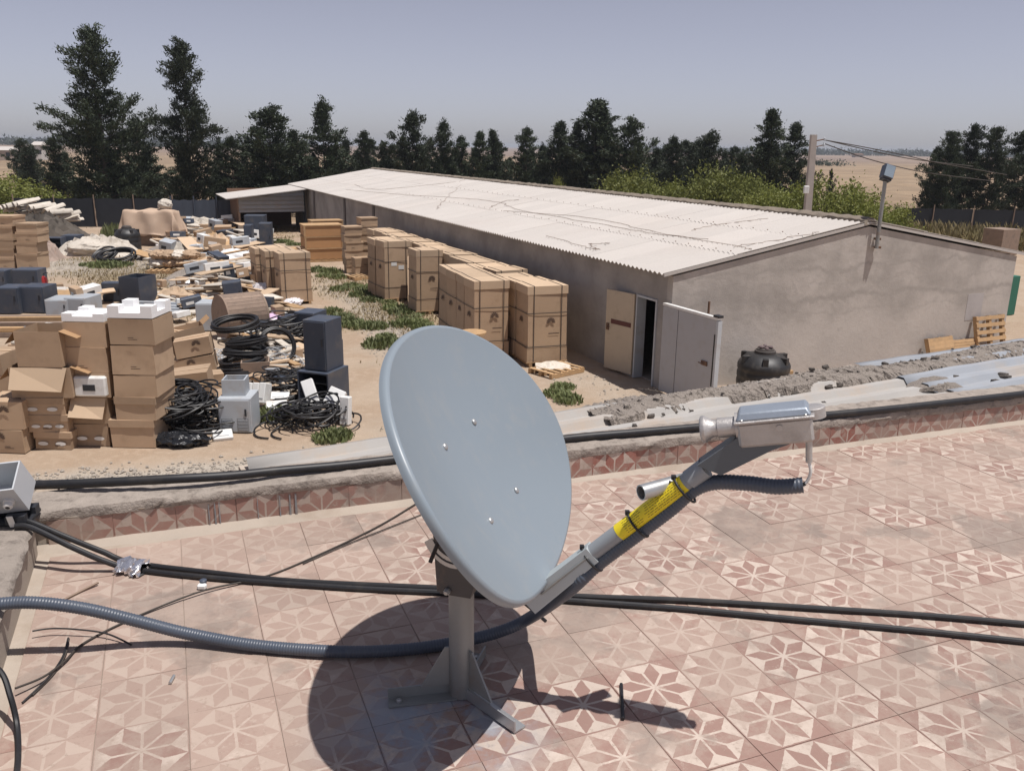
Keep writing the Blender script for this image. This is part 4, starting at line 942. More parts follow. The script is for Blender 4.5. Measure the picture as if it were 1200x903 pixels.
# open junction box on the corner of the parapets
jb = thing('junction_box', 'open light grey junction box with white cable glands on the parapet corner', 'junction box', gp(11, 607, ZR + .172), R(12))
jm = pm('junction_grey', (.47, .49, .51), .5, var=.05, bump=.04, rnd=0)
tilt = Matrix.Rotation(R(34), 3, 'X') @ Matrix.Rotation(R(-6), 3, 'Y')
jx, jy, jz, wt = .20, .13, .15, .006
def jbox(mbx, c, d): mbx.box(tilt @ Vector(c) + Vector((0, 0, .085)), d, tilt)
for nm, c, d in (('back_wall', (0, jy / 2, jz / 2), (jx, wt, jz)), ('front_wall', (0, -jy / 2, jz / 2), (jx, wt, jz)), ('side_wall', (jx / 2 - .003, 0, jz / 2), (wt, jy - .0065, jz)), ('side_wall', (-jx / 2 + .003, 0, jz / 2), (wt, jy - .0065, jz)), ('base', (0, 0, .003), (jx - .0125, jy - .0065, wt))):
    m_ = MB(); jbox(m_, c, d); m_.build(nm, jm, jb, smooth=False)
for gx_ in (-.055, .0, .055):
    gl = MB(); Mg = tilt @ Matrix.Rotation(R(90), 3, 'X'); c = tilt @ Vector((gx_, -jy / 2 - .003, .075)) + Vector((0, 0, .085))
    gl.lathe([(.021, 0), (.021, .010), (.017, .011), (.0175, .026), (.013, .030), (.0085, .0305), (.008, .020)], 12, c, Mg); g_ = gl.build('cable_gland', M['white'], jb)
    MB().lathe([(.0085, .0265), (.0085, .0312)], 12, c, Mg).build('gland_hole', M['slate_dk'], g_)
bk = MB(); bk.b0(-.10, .10, -.075, .06, .0, .012); bk.b0(-.09, -.02, -.10, -.06, .012, .045); bk.b0(.02, .09, -.10, -.06, .012, .045); bk.b0(-.1, .1, .0, .05, .012, .04); bk.build('bracket', M['slate_dk'], jb, smooth=False)
for gx_ in (-.045, .045): MB().box((gx_, -.108, .03), (.022, .004, .06), Matrix.Rotation(R(25), 3, 'X')).build('bracket_tab', M['white'], jb, smooth=False)
# ------------------------------------------------------------------ yard: generators
def mpp(p): return (p - CAMP).dot(FW) / FPX          # metres per photo pixel at p
def emblem_part(parent, c, ex, ey, s, name='emblem'):
    m_ = MB(); fan_emblem(m_, c, ex, ey, s, 0, .004); return m_.build(name, M['ink'], parent, smooth=False)
X3, Y3, Z3 = Vector((1, 0, 0)), Vector((0, 1, 0)), Vector((0, 0, 1))
def rough_box(w, d, h, z0=0.0, j=.012, n=4):
    """card box with bowed, dented sides and uneven corners"""
    m_ = MB(); C = {}
    for ix in (0, 1):
        for iy in (0, 1):
            for iz in (0, 1): C[ix, iy, iz] = Vector(((ix - .5) * w + U(-j, j), (iy - .5) * d + U(-j, j), z0 + h * iz + (U(-j, j) if iz else 0)))
    faces = [((0, 0, 0), (1, 0, 0), (1, 0, 1), (0, 0, 1)), ((1, 0, 0), (1, 1, 0), (1, 1, 1), (1, 0, 1)), ((1, 1, 0), (0, 1, 0), (0, 1, 1), (1, 1, 1)), ((0, 1, 0), (0, 0, 0), (0, 0, 1), (0, 1, 1)), ((0, 0, 1), (1, 0, 1), (1, 1, 1), (0, 1, 1))]
    for f in faces:
        a, b, c, e = [C[q] for q in f]; nr = (b - a).cross(e - a).normalized(); k1, k2, k3 = U(-.016, .009), U(-.004, .004), U(0, 6); vs = []; fs = []
        for i in range(n + 1):
            for q in range(n + 1):
                u, v = i / n, q / n; p = a * (1 - u) * (1 - v) + b * u * (1 - v) + c * u * v + e * (1 - u) * v; ed = math.sin(math.pi * u) * math.sin(math.pi * v)
                vs.append(p + nr * (ed * (k1 + k2 * math.sin(5 * u + 7 * v + k3)) + (U(-.003, .003) if 0 < ed else 0)))
        for i in range(n):
            for q in range(n): t = i * (n + 1) + q; fs.append((t, t + n + 1, t + n + 2, t + 1))
        m_.add(vs, fs)
    p = [C[q] for q in ((0, 0, 0), (0, 1, 0), (1, 1, 0), (1, 0, 0))]; m_.add(p, [(0, 1, 2, 3)])
    return m_
def carton(label, loc, rz, w, d, h, group=None, lid=0.0, emblem=False, labels=0, tape=True, foam=False, open_=False, opts=()):
    t = thing('carton', label, 'carton', loc, rz, group)
    if open_:
        b = MB(); k = .006
        for c, s in (((0, -d / 2, h / 2), (w, k, h)), ((0, d / 2, h / 2), (w, k, h)), ((-w / 2, 0, h / 2), (k, d - 2 * k, h)), ((w / 2, 0, h / 2), (k, d - 2 * k, h)), ((0, 0, .004), (w - k * 2, d - k * 2, k))): b.box(c, s)
        b.build('body', M['carton'], t, smooth=False)
        for sx, dx in ((1, w * .5), (-1, w * .5)):
            f = MB(); a = R(U(20, 60)); q = Vector((sx * w / 2, 0, h + .004)); e = q + Vector((sx * math.cos(a) * d * .42, U(-.04, .04), -math.sin(a) * d * .42 * (1 if 'droop' in opts else -1)))
            f.add([q + Y3 * -d * .47, q + Y3 * d * .47, e + Y3 * d * .44, e - Y3 * d * .44, q + Y3 * -d * .47 + Z3 * .005, q + Y3 * d * .47 + Z3 * .005, e + Y3 * d * .44 + Z3 * .005, e - Y3 * d * .44 + Z3 * .005], [(0, 1, 2, 3), (7, 6, 5, 4), (0, 4, 5, 1), (1, 5, 6, 2), (2, 6, 7, 3), (3, 7, 4, 0)])
            f.build('flap', M['carton_in'], t, smooth=False)
        if 'front' in opts:
            f = MB(); q = Vector((U(-.02, .02), -d / 2 - .004, h)); f.add([q - X3 * w * .46, q + X3 * w * .46, q + X3 * w * .36 + Vector((.04, -.16, -h * .72)), q - X3 * w * .40 + Vector((-.03, -.22, -h * .62))], [(0, 3, 2, 1)])
            fo_ = f.build('flap', M['carton_lt'], t, smooth=False); md_ = fo_.modifiers.new('s', 'SOLIDIFY'); md_.thickness = .006
    else:
        rough_box(w, d, h - (.0 if not foam else 0)).build('body', M['carton'], t, smooth=True, angle=40)
        if U(0, 1) < .5:
            m_ = MB(); x = U(-.3, .1) * w; m_.add([(x, -d / 2 - .021, h * .2), (x + .16, -d / 2 - .021, h * .2), (x + .16, -d / 2 - .021, h * .2 + .012), (x, -d / 2 - .021, h * .2 + .012), (x, -d / 2 - .021, h * .27), (x + .10, -d / 2 - .021, h * .27), (x + .10, -d / 2 - .021, h * .27 + .012), (x, -d / 2 - .021, h * .27 + .012)], [(0, 1, 2, 3), (4, 5, 6, 7)]); m_.build('print_line', M['ink'], t, smooth=False)
        if lid:
            m_ = MB(); m_.b0(-w / 2 - .018, w / 2 + .018, -d / 2 - .018, d / 2 + .018, h - lid, h + .012); m_.build('lid', M['carton_lt'] if 'tall' in opts else M['carton'], t, smooth=False)
        elif tape and not foam:
            m_ = MB(); m_.b0(-w / 2 - .002, w / 2 + .002, -.03, .03, h - .01, h + .016); m_.build('tape', M['carton_lt'], t, smooth=False)
    if foam:
        m_ = MB(); m_.b0(-w * .49, w * .49, -d * .49, d * .49, h + .013, h + .10)
        for sx in (-1, 1):
            for sy in (-1, 1): m_.b0(min(sx * w * .49, sx * w * .24), max(sx * w * .49, sx * w * .24), min(sy * d * .49, sy * d * .2), max(sy * d * .49, sy * d * .2), h + .1002, h + (.15 if 'lowfoam' in opts else .22))
        m_.build('foam_tray', M['foam'], t, smooth=False)
    if emblem: emblem_part(t, (w * U(-.1, .15), -d / 2 - .02, h * .68), X3, Z3, min(.2, w * .28))
    for k in range(labels):
        m_ = MB(); x = w * (-.28 + .5 * k) if labels < 3 else w * (-.32 + .3 * k); s = .085 if labels < 3 else .07
        pts = [(x + s * math.cos(a) * 1.1, -d / 2 - .0205 - (.0 if lid and h * .35 > h - lid else 0), h * .36 + s * .42 * math.sin(a)) for a in np.linspace(0, 2 * math.pi, 13)[:-1]]
        m_.add(pts, [tuple(range(12))]); m_.build('label', M['paper'], t, smooth=False)
    return t
def tall_carton(u, v, w, d, h, label, group, yaw=0.0, emblem=True, side=True):
    """v is the near face, u the middle; stands on a pallet"""
    p = WF(u, v + d / 2); t = thing('tall_carton', label, 'carton', p, WAZ + R(yaw), group)
    pl_ = MB()
    for x in (-.42, 0, .42): pl_.b0(x * w - .04, x * w + .04, -d / 2 - .03, d / 2 + .03, 0, .085)
    for k in range(5): pl_.b0(-w / 2 - .03, w / 2 + .03, -d / 2 - .03 + k * d / 4.6, -d / 2 - .03 + k * d / 4.6 + .1, .085, .108)
    pl_.build('pallet', M['wood'], t, smooth=False)
    z0 = .11; b = rough_box(w, d, h - z0 - .01, z0, .014); b.build('body', M['carton'], t, angle=40); t.rotation_euler = (R(U(-.8, .8)), R(U(-.8, .8)), WAZ + R(yaw + U(-2, 2)))
    zs = z0 + (h - z0) * .44
    c = MB(); c.b0(-w / 2 - .016, w / 2 + .016, -d / 2 - .016, d / 2 + .016, h - .20, h); c.build('lid', M['carton_lt'], t, smooth=False)
    c = MB(); c.b0(-w / 2 - .014, w / 2 + .014, -d / 2 - .014, d / 2 + .014, z0 - .01, z0 + .34); c.build('bottom_tray', M['carton'], t, smooth=False)
    for zq in (z0 + .36, h * .66):
        m_ = MB(); e = .022
        m_.b0(-w / 2 - e, w / 2 + e, -d / 2 - e, -d / 2 - e + .004, zq, zq + .02); m_.b0(-w / 2 - e, w / 2 + e, d / 2 + e - .004, d / 2 + e, zq, zq + .02)
        m_.b0(-w / 2 - e, -w / 2 - e + .004, -d / 2 - e + .0045, d / 2 + e - .0045, zq, zq + .02); m_.b0(w / 2 + e - .004, w / 2 + e, -d / 2 - e + .0045, d / 2 + e - .0045, zq, zq + .02); m_.build('strap', M['strap'], t, smooth=False)
    for xq in (-.36, .34):
        m_ = MB(); e = .0195; x = xq * w
        m_.b0(x, x + .02, -d / 2 - e - .004, -d / 2 - e, .1, h + .004); m_.b0(x, x + .02, d / 2 + e, d / 2 + e + .004, .1, h + .004); m_.b0(x, x + .02, -d / 2 - e - .004, d / 2 + e + .004, h + .0045, h + .009); m_.build('strap', M['strap'], t, smooth=False)
    if emblem:
        emblem_part(t, (w * .08, -d / 2 - .02, h * .55), X3, Z3, .23)
        m_ = MB(); m_.add([(w * .02, -d / 2 - .021, h * .40), (w * .3, -d / 2 - .021, h * .40), (w * .3, -d / 2 - .021, h * .412), (w * .02, -d / 2 - .021, h * .412)], [(0, 1, 2, 3)]); m_.build('print_line', M['ink'], t, smooth=False)
    if side: emblem_part(t, (-w / 2 - .02, 0, h * .55), -Y3, Z3, .22)
    return t
gR = 'tall cartons by the doorway'
tall_carton(-1.12, 3.10, 1.02, .88, 1.97, 'tall strapped carton nearest the open doorway, front of its pair', gR, -4)
tall_carton(-1.10, 4.06, 1.0, .80, 1.95, 'tall strapped carton directly behind the one nearest the doorway', gR, -3)
tall_carton(-1.12, 4.94, .98, .74, 1.93, 'tall strapped carton third in the row from the open doorway', gR, -3)
gM = 'four tall cartons behind the small spool'
for k in range(4):
    tall_carton(-2.20 + .06 * k, 4.12 + .82 * k, .90, .78, 2.0, ('tall strapped carton right behind the small wooden spool, front of the row of four', 'tall strapped carton second in the row of four behind the small spool', 'tall strapped carton third in the row of four behind the small spool', 'rearmost tall strapped carton in the row of four behind the small spool')[k], gM, U(-5, -2), k == 0)
gB = 'rear row of tall cartons against the wall'
for k in range(14):
    tall_carton(-.78 + U(-.05, .05), 6.1 + .94 * k, .92, .86, 1.93 + U(-.03, .03), 'tall carton in the rear row standing close to the warehouse wall', gB, U(-3, 3), False, False)
tall_carton(-1.66, 10.45, .86, .84, 2.03, 'lone tall carton standing forward of the rear row beside a leaning sheet', 'lone cartons', -2)
tall_carton(-1.95, 13.05, .92, .85, 2.05, 'tall carton with white delivery notes behind the leaning sheet', 'cartons behind leaning sheet', 2, False)
tall_carton(-2.0, 14.0, .92, .85, 2.03, 'tall carton hidden behind the one with delivery notes', 'cartons behind leaning sheet', 1, False)
_t = [o for o in bpy.data.objects if o.get('label') == 'tall carton with white delivery notes behind the leaning sheet'][0]
for k in range(2):
    MB().b0(-.22 + .26 * k, -.02 + .26 * k, -.4425, -.4405, 1.22 - .13 * k, 1.36 - .13 * k).build('label', M['paper'], _t, smooth=False)
gL = 'tall cartons between junk and track'
tall_carton(-5.28, 13.60, 1.02, .85, 1.72, 'tall worn carton standing alone beside the junk heap, in front', gL, 3, False)
tall_carton(-5.55, 14.60, 1.02, .85, 1.70, 'tall worn carton behind the front one beside the junk heap', gL, 3, False)
tall_carton(-5.75, 15.65, 1.02, .85, 1.68, 'third tall worn carton of the group beside the junk heap', gL, 4, False)
# leaning flat sheet
ls = thing('cardboard_sheet', 'large flat cardboard sheet leaning between two tall cartons', 'cardboard', WF(-1.72, 12.2), WAZ)
m_ = MB(); m_.add([(-.30, -.62, .02), (.45, -.62, .02), (.40, .60, 1.72), (.1, .62, 1.55)], [(0, 1, 2, 3)]); o = m_.build('sheet', M['carton'], ls, smooth=False); md = o.modifiers.new('s', 'SOLIDIFY'); md.thickness = .012
emblem_part(ls, (.05, -.40, .34), Vector((1, 0, 0)), Vector((-.05, .58, .81)), .26)

# pallets
def pallet_parts(t, w=1.2, d=1.0):
    for y in (-.45, 0, .45): MB().b0(-w / 2, w / 2, y * d - .045, y * d + .045, 0, .1).build('skid', M['wood'], t, smooth=False)
    for k in range(6): x = -w / 2 + .01 + k * (w - .12) / 5; MB().b0(x, x + .1, -d / 2, d / 2, .1, .122).build('slat', M['wood'], t, smooth=False)
def pallet(label, loc, rot, w=1.2, d=1.0, group=None, turn=False):
    t = thing('pallet', label, 'pallet', loc, 0, group); t.rotation_euler = rot
    if turn: t.rotation_euler = (Matrix.Rotation(rot[2], 3, 'Z') @ Matrix.Rotation(-rot[0], 3, 'X') @ Matrix.Rotation(R(90), 3, 'Z')).to_euler()
    pallet_parts(t, w, d); return t
pallet('wooden pallet with rubble lying near the doorway', gp(652, 436), (0, 0, WAZ + .3), 1.1, .8)
m_ = MB(); rs = np.random.RandomState(8)
gb = gp(648, 434)
def heap(c, rx, ry, h, seed, mat, name, label, cat, n=18):
    rs = np.random.RandomState(seed); m_ = MB(); vs = []; fs = []
    for i in range(n):
        for j in range(n):
            x, y = (i / (n - 1) * 2 - 1), (j / (n - 1) * 2 - 1); r_ = math.hypot(x, y); f = max(0, 1 - r_ ** 2) ** .7
            vs.append((x * rx + rs.uniform(-.4, .4) * rx / n, y * ry + rs.uniform(-.4, .4) * ry / n, h * f * (1 + rs.uniform(-.35, .35)) - .01))
    for i in range(n - 1):
        for j in range(n - 1): q = i * n + j; fs.append((q, q + n, q + n + 1, q + 1))
    o = m_.add(vs, fs).build(name, mat, None, smooth=False); o.location = c; return tag(o, label, cat)
heap(gb + Z3 * .123, .42, .3, .09, 4, M['offwhite'], 'rubble_heap', 'small heap of pale rubble on the pallet near the doorway', 'rubble', 14)
pallet('upright pale pallet leaning on the gable wall', WF(10.35, -.16, .53), (R(-76), 0, WAZ), 1.05, 1.1, None, True)
pallet('low pale pallet on its edge against the gable wall', WF(8.55, -.14, .30), (R(-70), 0, WAZ + .05), .6, .95, None, True)
pallet('second low pallet beside the upright one at the gable wall', WF(9.45, -.14, .24), (R(-70), 0, WAZ - .05), .48, .8, None, True)
pallet('empty pallet under weeds in front of the small carton columns', gp(425, 326), (0, 0, WAZ + .2), 1.1, .8)
pallet('empty pallet between the lone tall carton and the row of four', gp(548, 380), (0, 0, WAZ + .1), 1.2, .9)
# small objects at the gable
def block(name, label, cat, loc, rz, w, d, h, mat, bev=.01):
    o = MB().rbox((0, 0, h / 2), (w, d, h), bev).build(name, mat); o.location = loc; o.rotation_euler = (0, 0, rz); return tag(o, label, cat)
def water_tank(label, loc, r_, h, cap=True):
    t = thing('water_tank', label, 'tank', loc, .3)
    prof = [(r_ * .97, 0)]; nb_ = 4
    for k in range(nb_):
        z = h * .72 * k / nb_; z2 = h * .72 * (k + 1) / nb_; prof += [(r_ * .975, z + .01), (r_, z + (z2 - z) * .25), (r_, z + (z2 - z) * .75), (r_ * .975, z2 - .01)]
    prof += [(r_ * .95, h * .74), (r_ * .72, h * .88), (r_ * .42, h * .93)]
    MB().lathe(prof, 36).build('body', M['tank'], t)
    MB().lathe([(r_ * .40, h * .925), (r_ * .40, h * .99), (r_ * .34, h * 1.0), (r_ * .33, h * 1.03), (r_ * .1, h * 1.05)], 24).build('cap', pm('tank_cap', (.07, .06, .055), .6), t)
    for k in range(6):
        a = k * math.pi / 3; c = Vector((math.cos(a) * r_ * .80, math.sin(a) * r_ * .80, h * .80)); MB().box(c, (r_ * .30, r_ * .20, h * .18), Matrix.Rotation(a, 3, 'Z')).build('lifting_lug', M['tank'], t, smooth=False)
    return t
tk = water_tank('squat black plastic water tank beside the gable wall', WF(2.2, -.85), .57, .98)
for k in range(6):
    a = k * 1.1; MB().rbox((math.cos(a) * .10, math.sin(a) * .10, 1.03 + .02 * (k % 2)), (.12, .08, .06), .02, a).build('wrapping', pm('tank_rags', (.16, .12, .12), .9) if k == 0 else bpy.data.materials['tank_rags'], tk)
block('wooden_block', 'small yellow wooden block beside the squat black tank', 'block', WF(3.15, -.55), WAZ, .24, .2, .36, M['wood'])
block('concrete_block', 'grey concrete block at the foot of the gable wall', 'block', WF(4.6, -1.0), WAZ, .3, .2, .42, M['concrete'])
block('white_trough', 'pale trough leaning at the foot of the gable wall', 'trough', WF(5.35, -1.0), WAZ - .3, .75, .3, .30, M['offwhite'])
block('iron_rod', 'thin dark upright rod behind the grey clad door', 'rod', WF(1.15, -.12), WAZ, .04, .04, 2.0, M['rust'], .004)
block('green_container', 'green metal container edge beyond the gable corner', 'container', WF(WID + 3.9, 5.0), WAZ, 2.4, 3.0, 1.3, M['green'])
block('red_box', 'rust red box lying on the green container', 'box', WF(WID + 3.4, 4.2, 1.302), WAZ, 1.2, .8, .22, M['rust'])
block('white_block', 'white slab lying beside the gable corner', 'slab', WF(WID + .9, -.6), WAZ, 1.3, 1.0, .26, M['offwhite'])

# wooden spools and cable drums
def spool(label, loc, r_, h, core, mat, rot=(0, 0, 0), lag=False, nm='cable_drum', cat='cable drum'):
    t = thing(nm, label, cat, loc); t.rotation_euler = rot
    for z in (0, h - .05):
        m_ = MB(); m_.lathe([(.035, z), (r_, z), (r_, z + .05), (.035, z + .05)], 36); m_.build('flange', mat, t)
    MB().lathe([(core, .05), (core, h - .05)], 30).build('core', mat, t)
    MB().lathe([(.05, -.004), (.05, -.002)], 12).build('bore', M['slate_dk'], t)
    if lag:
        n_ = 34
        for k in range(n_):
            a = 2 * math.pi * k / n_; c = Vector((math.cos(a) * (r_ - .02), math.sin(a) * (r_ - .02), h / 2)); MB().box(c, (.022, 2 * math.pi * r_ / n_ - .008, h - .102), Matrix.Rotation(a, 3, 'Z')).build('lagging_board', mat, t, smooth=False)
    return t
p = WF(-2.95, 3.55); block('spool_crate', 'low carton under the small wooden spool by the tall cartons', 'carton', p, WAZ, .62, .5, .30, M['carton_lt'])
spool('small wooden spool standing on a low carton in front of tall cartons', p + Z3 * .302, .33, .60, .13, M['wood'], nm='wooden_spool', cat='spool')
r_d = .62; pd = gp(300, 397)
dr = spool('big weathered cable drum lying on its side behind the black coils', pd + Vector((0, .55, r_d)), r_d, 1.15, .36, M['drumwood'], (R(90), 0, R(-50)), True)
p = gp(220, 482); spool('small wooden spool standing among cartons, flat disc on top', p, .34, .56, .12, M['wood'], nm='wooden_spool', cat='spool').rotation_euler = (R(-8), R(4), 0)

# ------------------------------------------------------------------ front carton stacks
def column(Y, rows, depth, group, base_z=0.0):
    """rows bottom-up: (x0, x1, ytop, label, opts)"""
    z = base_z
    for (x0, x1, yt, label, kw) in rows:
        xm = (x0 + x1) / 2; a = ap(x0, yt, Y); b_ = ap(x1, yt, Y); zt = ap(xm, yt, Y).z; w = b_.x - a.x; h_ = max(.12, zt - z); dd = depth * kw.pop('dk', 1.0)
        carton(label, ((a.x + b_.x) / 2, Y + dd / 2, z), R(kw.pop('yaw', U(-3, 3))), w - .03, dd, h_ - .012, group, **kw); z += h_ + kw.get('lidz', 0)
    return z
Yc = gp(150, 524).y
gs_ = 'front carton stacks'
column(Yc, [(127, 180, 492, 'bottom carton of the foam topped stack beside the black bags', dict(lid=.12)),
            (134, 183, 465, 'carton second from the bottom in the stack beside the black bags', dict(lid=.12)),
            (131, 183, 439, 'middle carton of the stack beside the black bags', dict()),
            (128, 181, 404, 'carton under the top one in the stack beside the black bags', dict()),
            (125, 181, 373, 'top carton with white foam tray, stack beside the black bags', dict(foam=True))], .78, gs_)
column(Yc + .05, [(85, 127, 496, 'dark bottom carton with two oval labels under the white unit stack', dict(labels=2)),
            (80, 126, 465, 'carton with a torn flap hanging below the white unit', dict(open_=True, opts=('front', 'droop'))),
            (80, 128, 437, 'open carton holding a white appliance with a dark window', dict()),
            (73, 124, 407, 'plain carton second from the top in the white unit stack', dict()),
            (71, 124, 377, 'top carton with low white foam, white unit stack', dict(foam=True, opts=('lowfoam',)))], .80, gs_)
wu = ap(104, 452, Yc - .06)
un = thing('appliance', 'white appliance with small dark window sitting in an open carton', 'appliance', (wu.x, Yc + .02, ap(104, 466, Yc).z), 0)
MB().rbox((0, .0, .21), (.56, .14, .36), .03).build('housing', M['white'], un); MB().b0(-.11, .10, -.078, -.0705, .14, .25).build('window', M['slate_dk'], un, smooth=False)
column(Yc - .15, [(40, 84, 506, 'bottom carton with two oval labels beside the emblem cartons', dict(lid=.10, labels=2)),
            (31, 78, 486, 'carton with several white labels, second in the labelled stack', dict(lid=.10, labels=3)),
            (25, 73, 466, 'carton with two oval labels, third in the labelled stack', dict(lid=.10, labels=2)),
            (8, 80, 430, 'wide torn open carton with hanging flap on the labelled stack', dict(open_=True, opts=('front', 'droop'))),
            (14, 68, 388, 'open carton full of scraps on top of the labelled stack', dict(open_=True, opts=('droop',)))], .75, gs_)
column(Yc - .35, [(-22, 27, 503, 'lower emblem carton at the end of the front stacks', dict(emblem=True)), (-24, 24, 470, 'upper emblem carton at the end of the front stacks', dict(emblem=True))], .7, gs_)
column(Yc + .9, [(-30, 22, 470, 'buried carton behind the emblem cartons', dict()), (-30, 16, 440, 'plain carton behind the emblem cartons', dict(open_=True, opts=('droop',))), (-25, 2, 415, 'small carton on the heap behind the emblem cartons', dict())], .7, gs_)
gt = 'loose tan cartons'
def pc(label, x, y, wpx, hpx, d=.6, rz=0, tilt=(0, 0), z=0, group=gt, **kw):
    p = gp(x, y, z); s = mpp(p); t = carton(label, p, rz, wpx * s, d, hpx * s, group, **kw); t.rotation_euler = (tilt[0], tilt[1], rz); return t
pc('bright tan carton leaning between the stacks and the small spool', 222, 468, 56, 35, .7, .2, (0, R(-6)), emblem=False)
pc('emblem carton in the tan heap beside the foam stack, lower', 232, 433, 44, 18, .6, .25, (0, R(-8)), z=.02, emblem=True)
pc('emblem carton in the tan heap beside the foam stack, upper', 230, 414, 40, 20, .55, .25, (0, R(-9)), z=.42, emblem=True)
pc('open emblem carton leaning on the tan heap', 196, 424, 30, 30, .5, -.4, (0, R(-16)), z=.05, emblem=True, labels=1)
pc('flat open carton on top of the tan heap', 222, 396, 34, 14, .55, .5, (0, R(-10)), z=.6, open_=True)
pc('low tan carton at the foot of the tan heap', 248, 452, 26, 16, .5, .5, emblem=False)
pc('small tan box on the back of the tan heap', 207, 400, 26, 13, .5, -.3, (0, R(8)), z=.5)
pc('carton behind the foam topped stack', 190, 450, 22, 26, .6, .1)
# far-left stack of small cartons
Yf = gp(25, 316).y
for nm, xs, tops in (('outer', (-14, 15), (302, 291, 279, 265, 253)), ('inner', (18, 43), (297, 284, 272, 262))):
    column(Yf + (.1 if nm == 'outer' else 0), [(xs[0] + U(-1, 1), xs[1] + U(-1, 1), yt, '%s carton in the %s column of the stack by the gravel' % (('bottom', 'second lowest', 'third lowest', 'fourth lowest', 'fifth and topmost')[qi], nm), dict(lid=.08)) for qi, yt in enumerate(tops)], .9, 'carton stack by the gravel')
# crates and small columns along the warehouse
def crate(label, loc, rz, w, d, h, group):
    t = thing('wooden_crate', label, 'crate', loc, rz, group)
    MB().b0(-w / 2 + .012, w / 2 - .012, -d / 2 + .012, d / 2 - .012, .0, h - .03).build('panel', M['plywood'], t, smooth=False)
    MB().b0(-w / 2 - .02, w / 2 + .02, -d / 2 - .02, d / 2 + .02, h - .05, h).build('lid', M['wood'], t, smooth=False)
    for x in (-w / 2 + .03, w / 2 - .03): MB().b0(x - .04, x + .04, -d / 2 - .018, -d / 2 + .0115, .0, h - .052).build('batten', M['wood'], t, smooth=False)
    return t
for k in range(3): crate(('bottom', 'middle', 'top')[k] + ' orange plywood crate in the stack of three near the shed', WF(-2.0, 24.6, .12 + .52 * k), WAZ + R(U(-2, 2)), 1.75 + U(-.05, .05), 1.1, .51, 'orange crates near the shed')
pallet('long pallet under the orange plywood crates', WF(-2.0, 24.6, 0), (0, 0, WAZ), 1.8, 1.1)
crate('small orange crate on the ground beside the crate stack', WF(-3.4, 25.2), WAZ, .8, .8, .55, 'small crates near the shed')
crate('orange crate half hidden behind the crate stack', WF(-1.4, 26.4), WAZ, 1.5, .9, 1.7, 'small crates near the shed')
for cI, (u, v, n_) in enumerate(((-1.62, 20.4, 6), (-.86, 20.7, 7))):
    for k in range(n_):
        t = carton('%s flat carton of the narrow column %s' % (('bottom', 'second', 'third', 'fourth', 'fifth', 'sixth', 'seventh')[k], ('beside the orange crates', 'against the wall behind the crates')[cI]), WF(u + U(-.04, .04), v, .02 + .318 * k), WAZ + R(U(-4, 4)), .72, .62, .31, 'narrow carton columns', lid=.05)
for k in range(2): carton(('lower', 'upper')[k] + ' low carton in front of the narrow columns', WF(-1.3, 19.6, .0 + .36 * k), WAZ, 1.0, .6, .35, 'low cartons before columns')

# ------------------------------------------------------------------ cabinets
def cabinet(label, loc, rz, w, d, h, mat, kind='door', group=None, tilt=None, name='equipment_cabinet'):
    t = thing(name, label, 'cabinet', loc, rz, group)
    if tilt: t.rotation_euler = (tilt[0], tilt[1], rz)
    k = .03
    if kind == 'open':      # open front frame
        for nm, a in (('side_panel', (-w / 2, -w / 2 + k, -d / 2, d / 2, 0, h)), ('side_panel', (w / 2 - k, w / 2, -d / 2, d / 2, 0, h)), ('top_panel', (-w / 2 + k, w / 2 - k, -d / 2, d / 2, h - k, h)), ('bottom_panel', (-w / 2 + k, w / 2 - k, -d / 2, d / 2, 0, k)), ('back_panel', (-w / 2 + k, w / 2 - k, d / 2 - k, d / 2, k, h - k))):
            MB().b0(*a).build(nm, mat, t, smooth=False)
        for z in (.35, .65): MB().b0(-w / 2 + k, w / 2 - k, -d / 2 + .05, d / 2 - k, h * z, h * z + .02).build('shelf', M['slate_dk'], t, smooth=False)
        return t
    if kind == 'opentop':
        for nm, a in (('side_panel', (-w / 2, -w / 2 + k, -d / 2, d / 2, 0, h)), ('side_panel', (w / 2 - k, w / 2, -d / 2, d / 2, 0, h)), ('front_panel', (-w / 2 + k, w / 2 - k, -d / 2, -d / 2 + k, 0, h)), ('back_panel', (-w / 2 + k, w / 2 - k, d / 2 - k, d / 2, 0, h)), ('bottom_panel', (-w / 2 + k, w / 2 - k, -d / 2 + k, d / 2 - k, 0, k))):
            MB().b0(*a).build(nm, mat, t, smooth=False)
        return t
    MB().rbox((0, 0, h / 2), (w, d, h), .012).build('body', mat, t)
    dr_ = MB(); dr_.rbox((0, -d / 2 - .012, h / 2), (w - .05, .024, h - .06), .006); do = dr_.build('door', mat, t)
    MB().b0(w * .32, w * .37, -d / 2 - .045, -d / 2 - .0245, h * .5, h * .5 + min(.16, h * .2)).build('handle', M['slate_dk'], do, smooth=False)
    if kind == 'vent':
        for sx in (-.24, .24):
            v_ = MB(); v_.b0(sx * w - w * .17, sx * w + w * .17, -d / 2 - .030, -d / 2 - .0245, h * .06, h * .44); vo = v_.build('vent_grille', pm('grille_grey', (.24, .25, .26), .5) if 'grille_grey' not in bpy.data.materials else bpy.data.materials['grille_grey'], t, smooth=False)
            for q in range(8): MB().b0(sx * w - w * .15, sx * w + w * .15, -d / 2 - .036, -d / 2 - .0302, h * (.09 + q * .043), h * (.09 + q * .043) + .008).build('slat', M['grey'], vo, smooth=False)
    return t
def cb_(label, x, y, wpx, hpx, d, mat, rz=0.0, kind='door', z=0.0, tilt=None, group=None):
    p = gp(x, y, z); s = mpp(p); return cabinet(label, p + Vector((0, d / 2, 0)), rz, wpx * s, d, hpx * s, mat, kind, group, tilt)
SLg = 'slate blue cabinets'
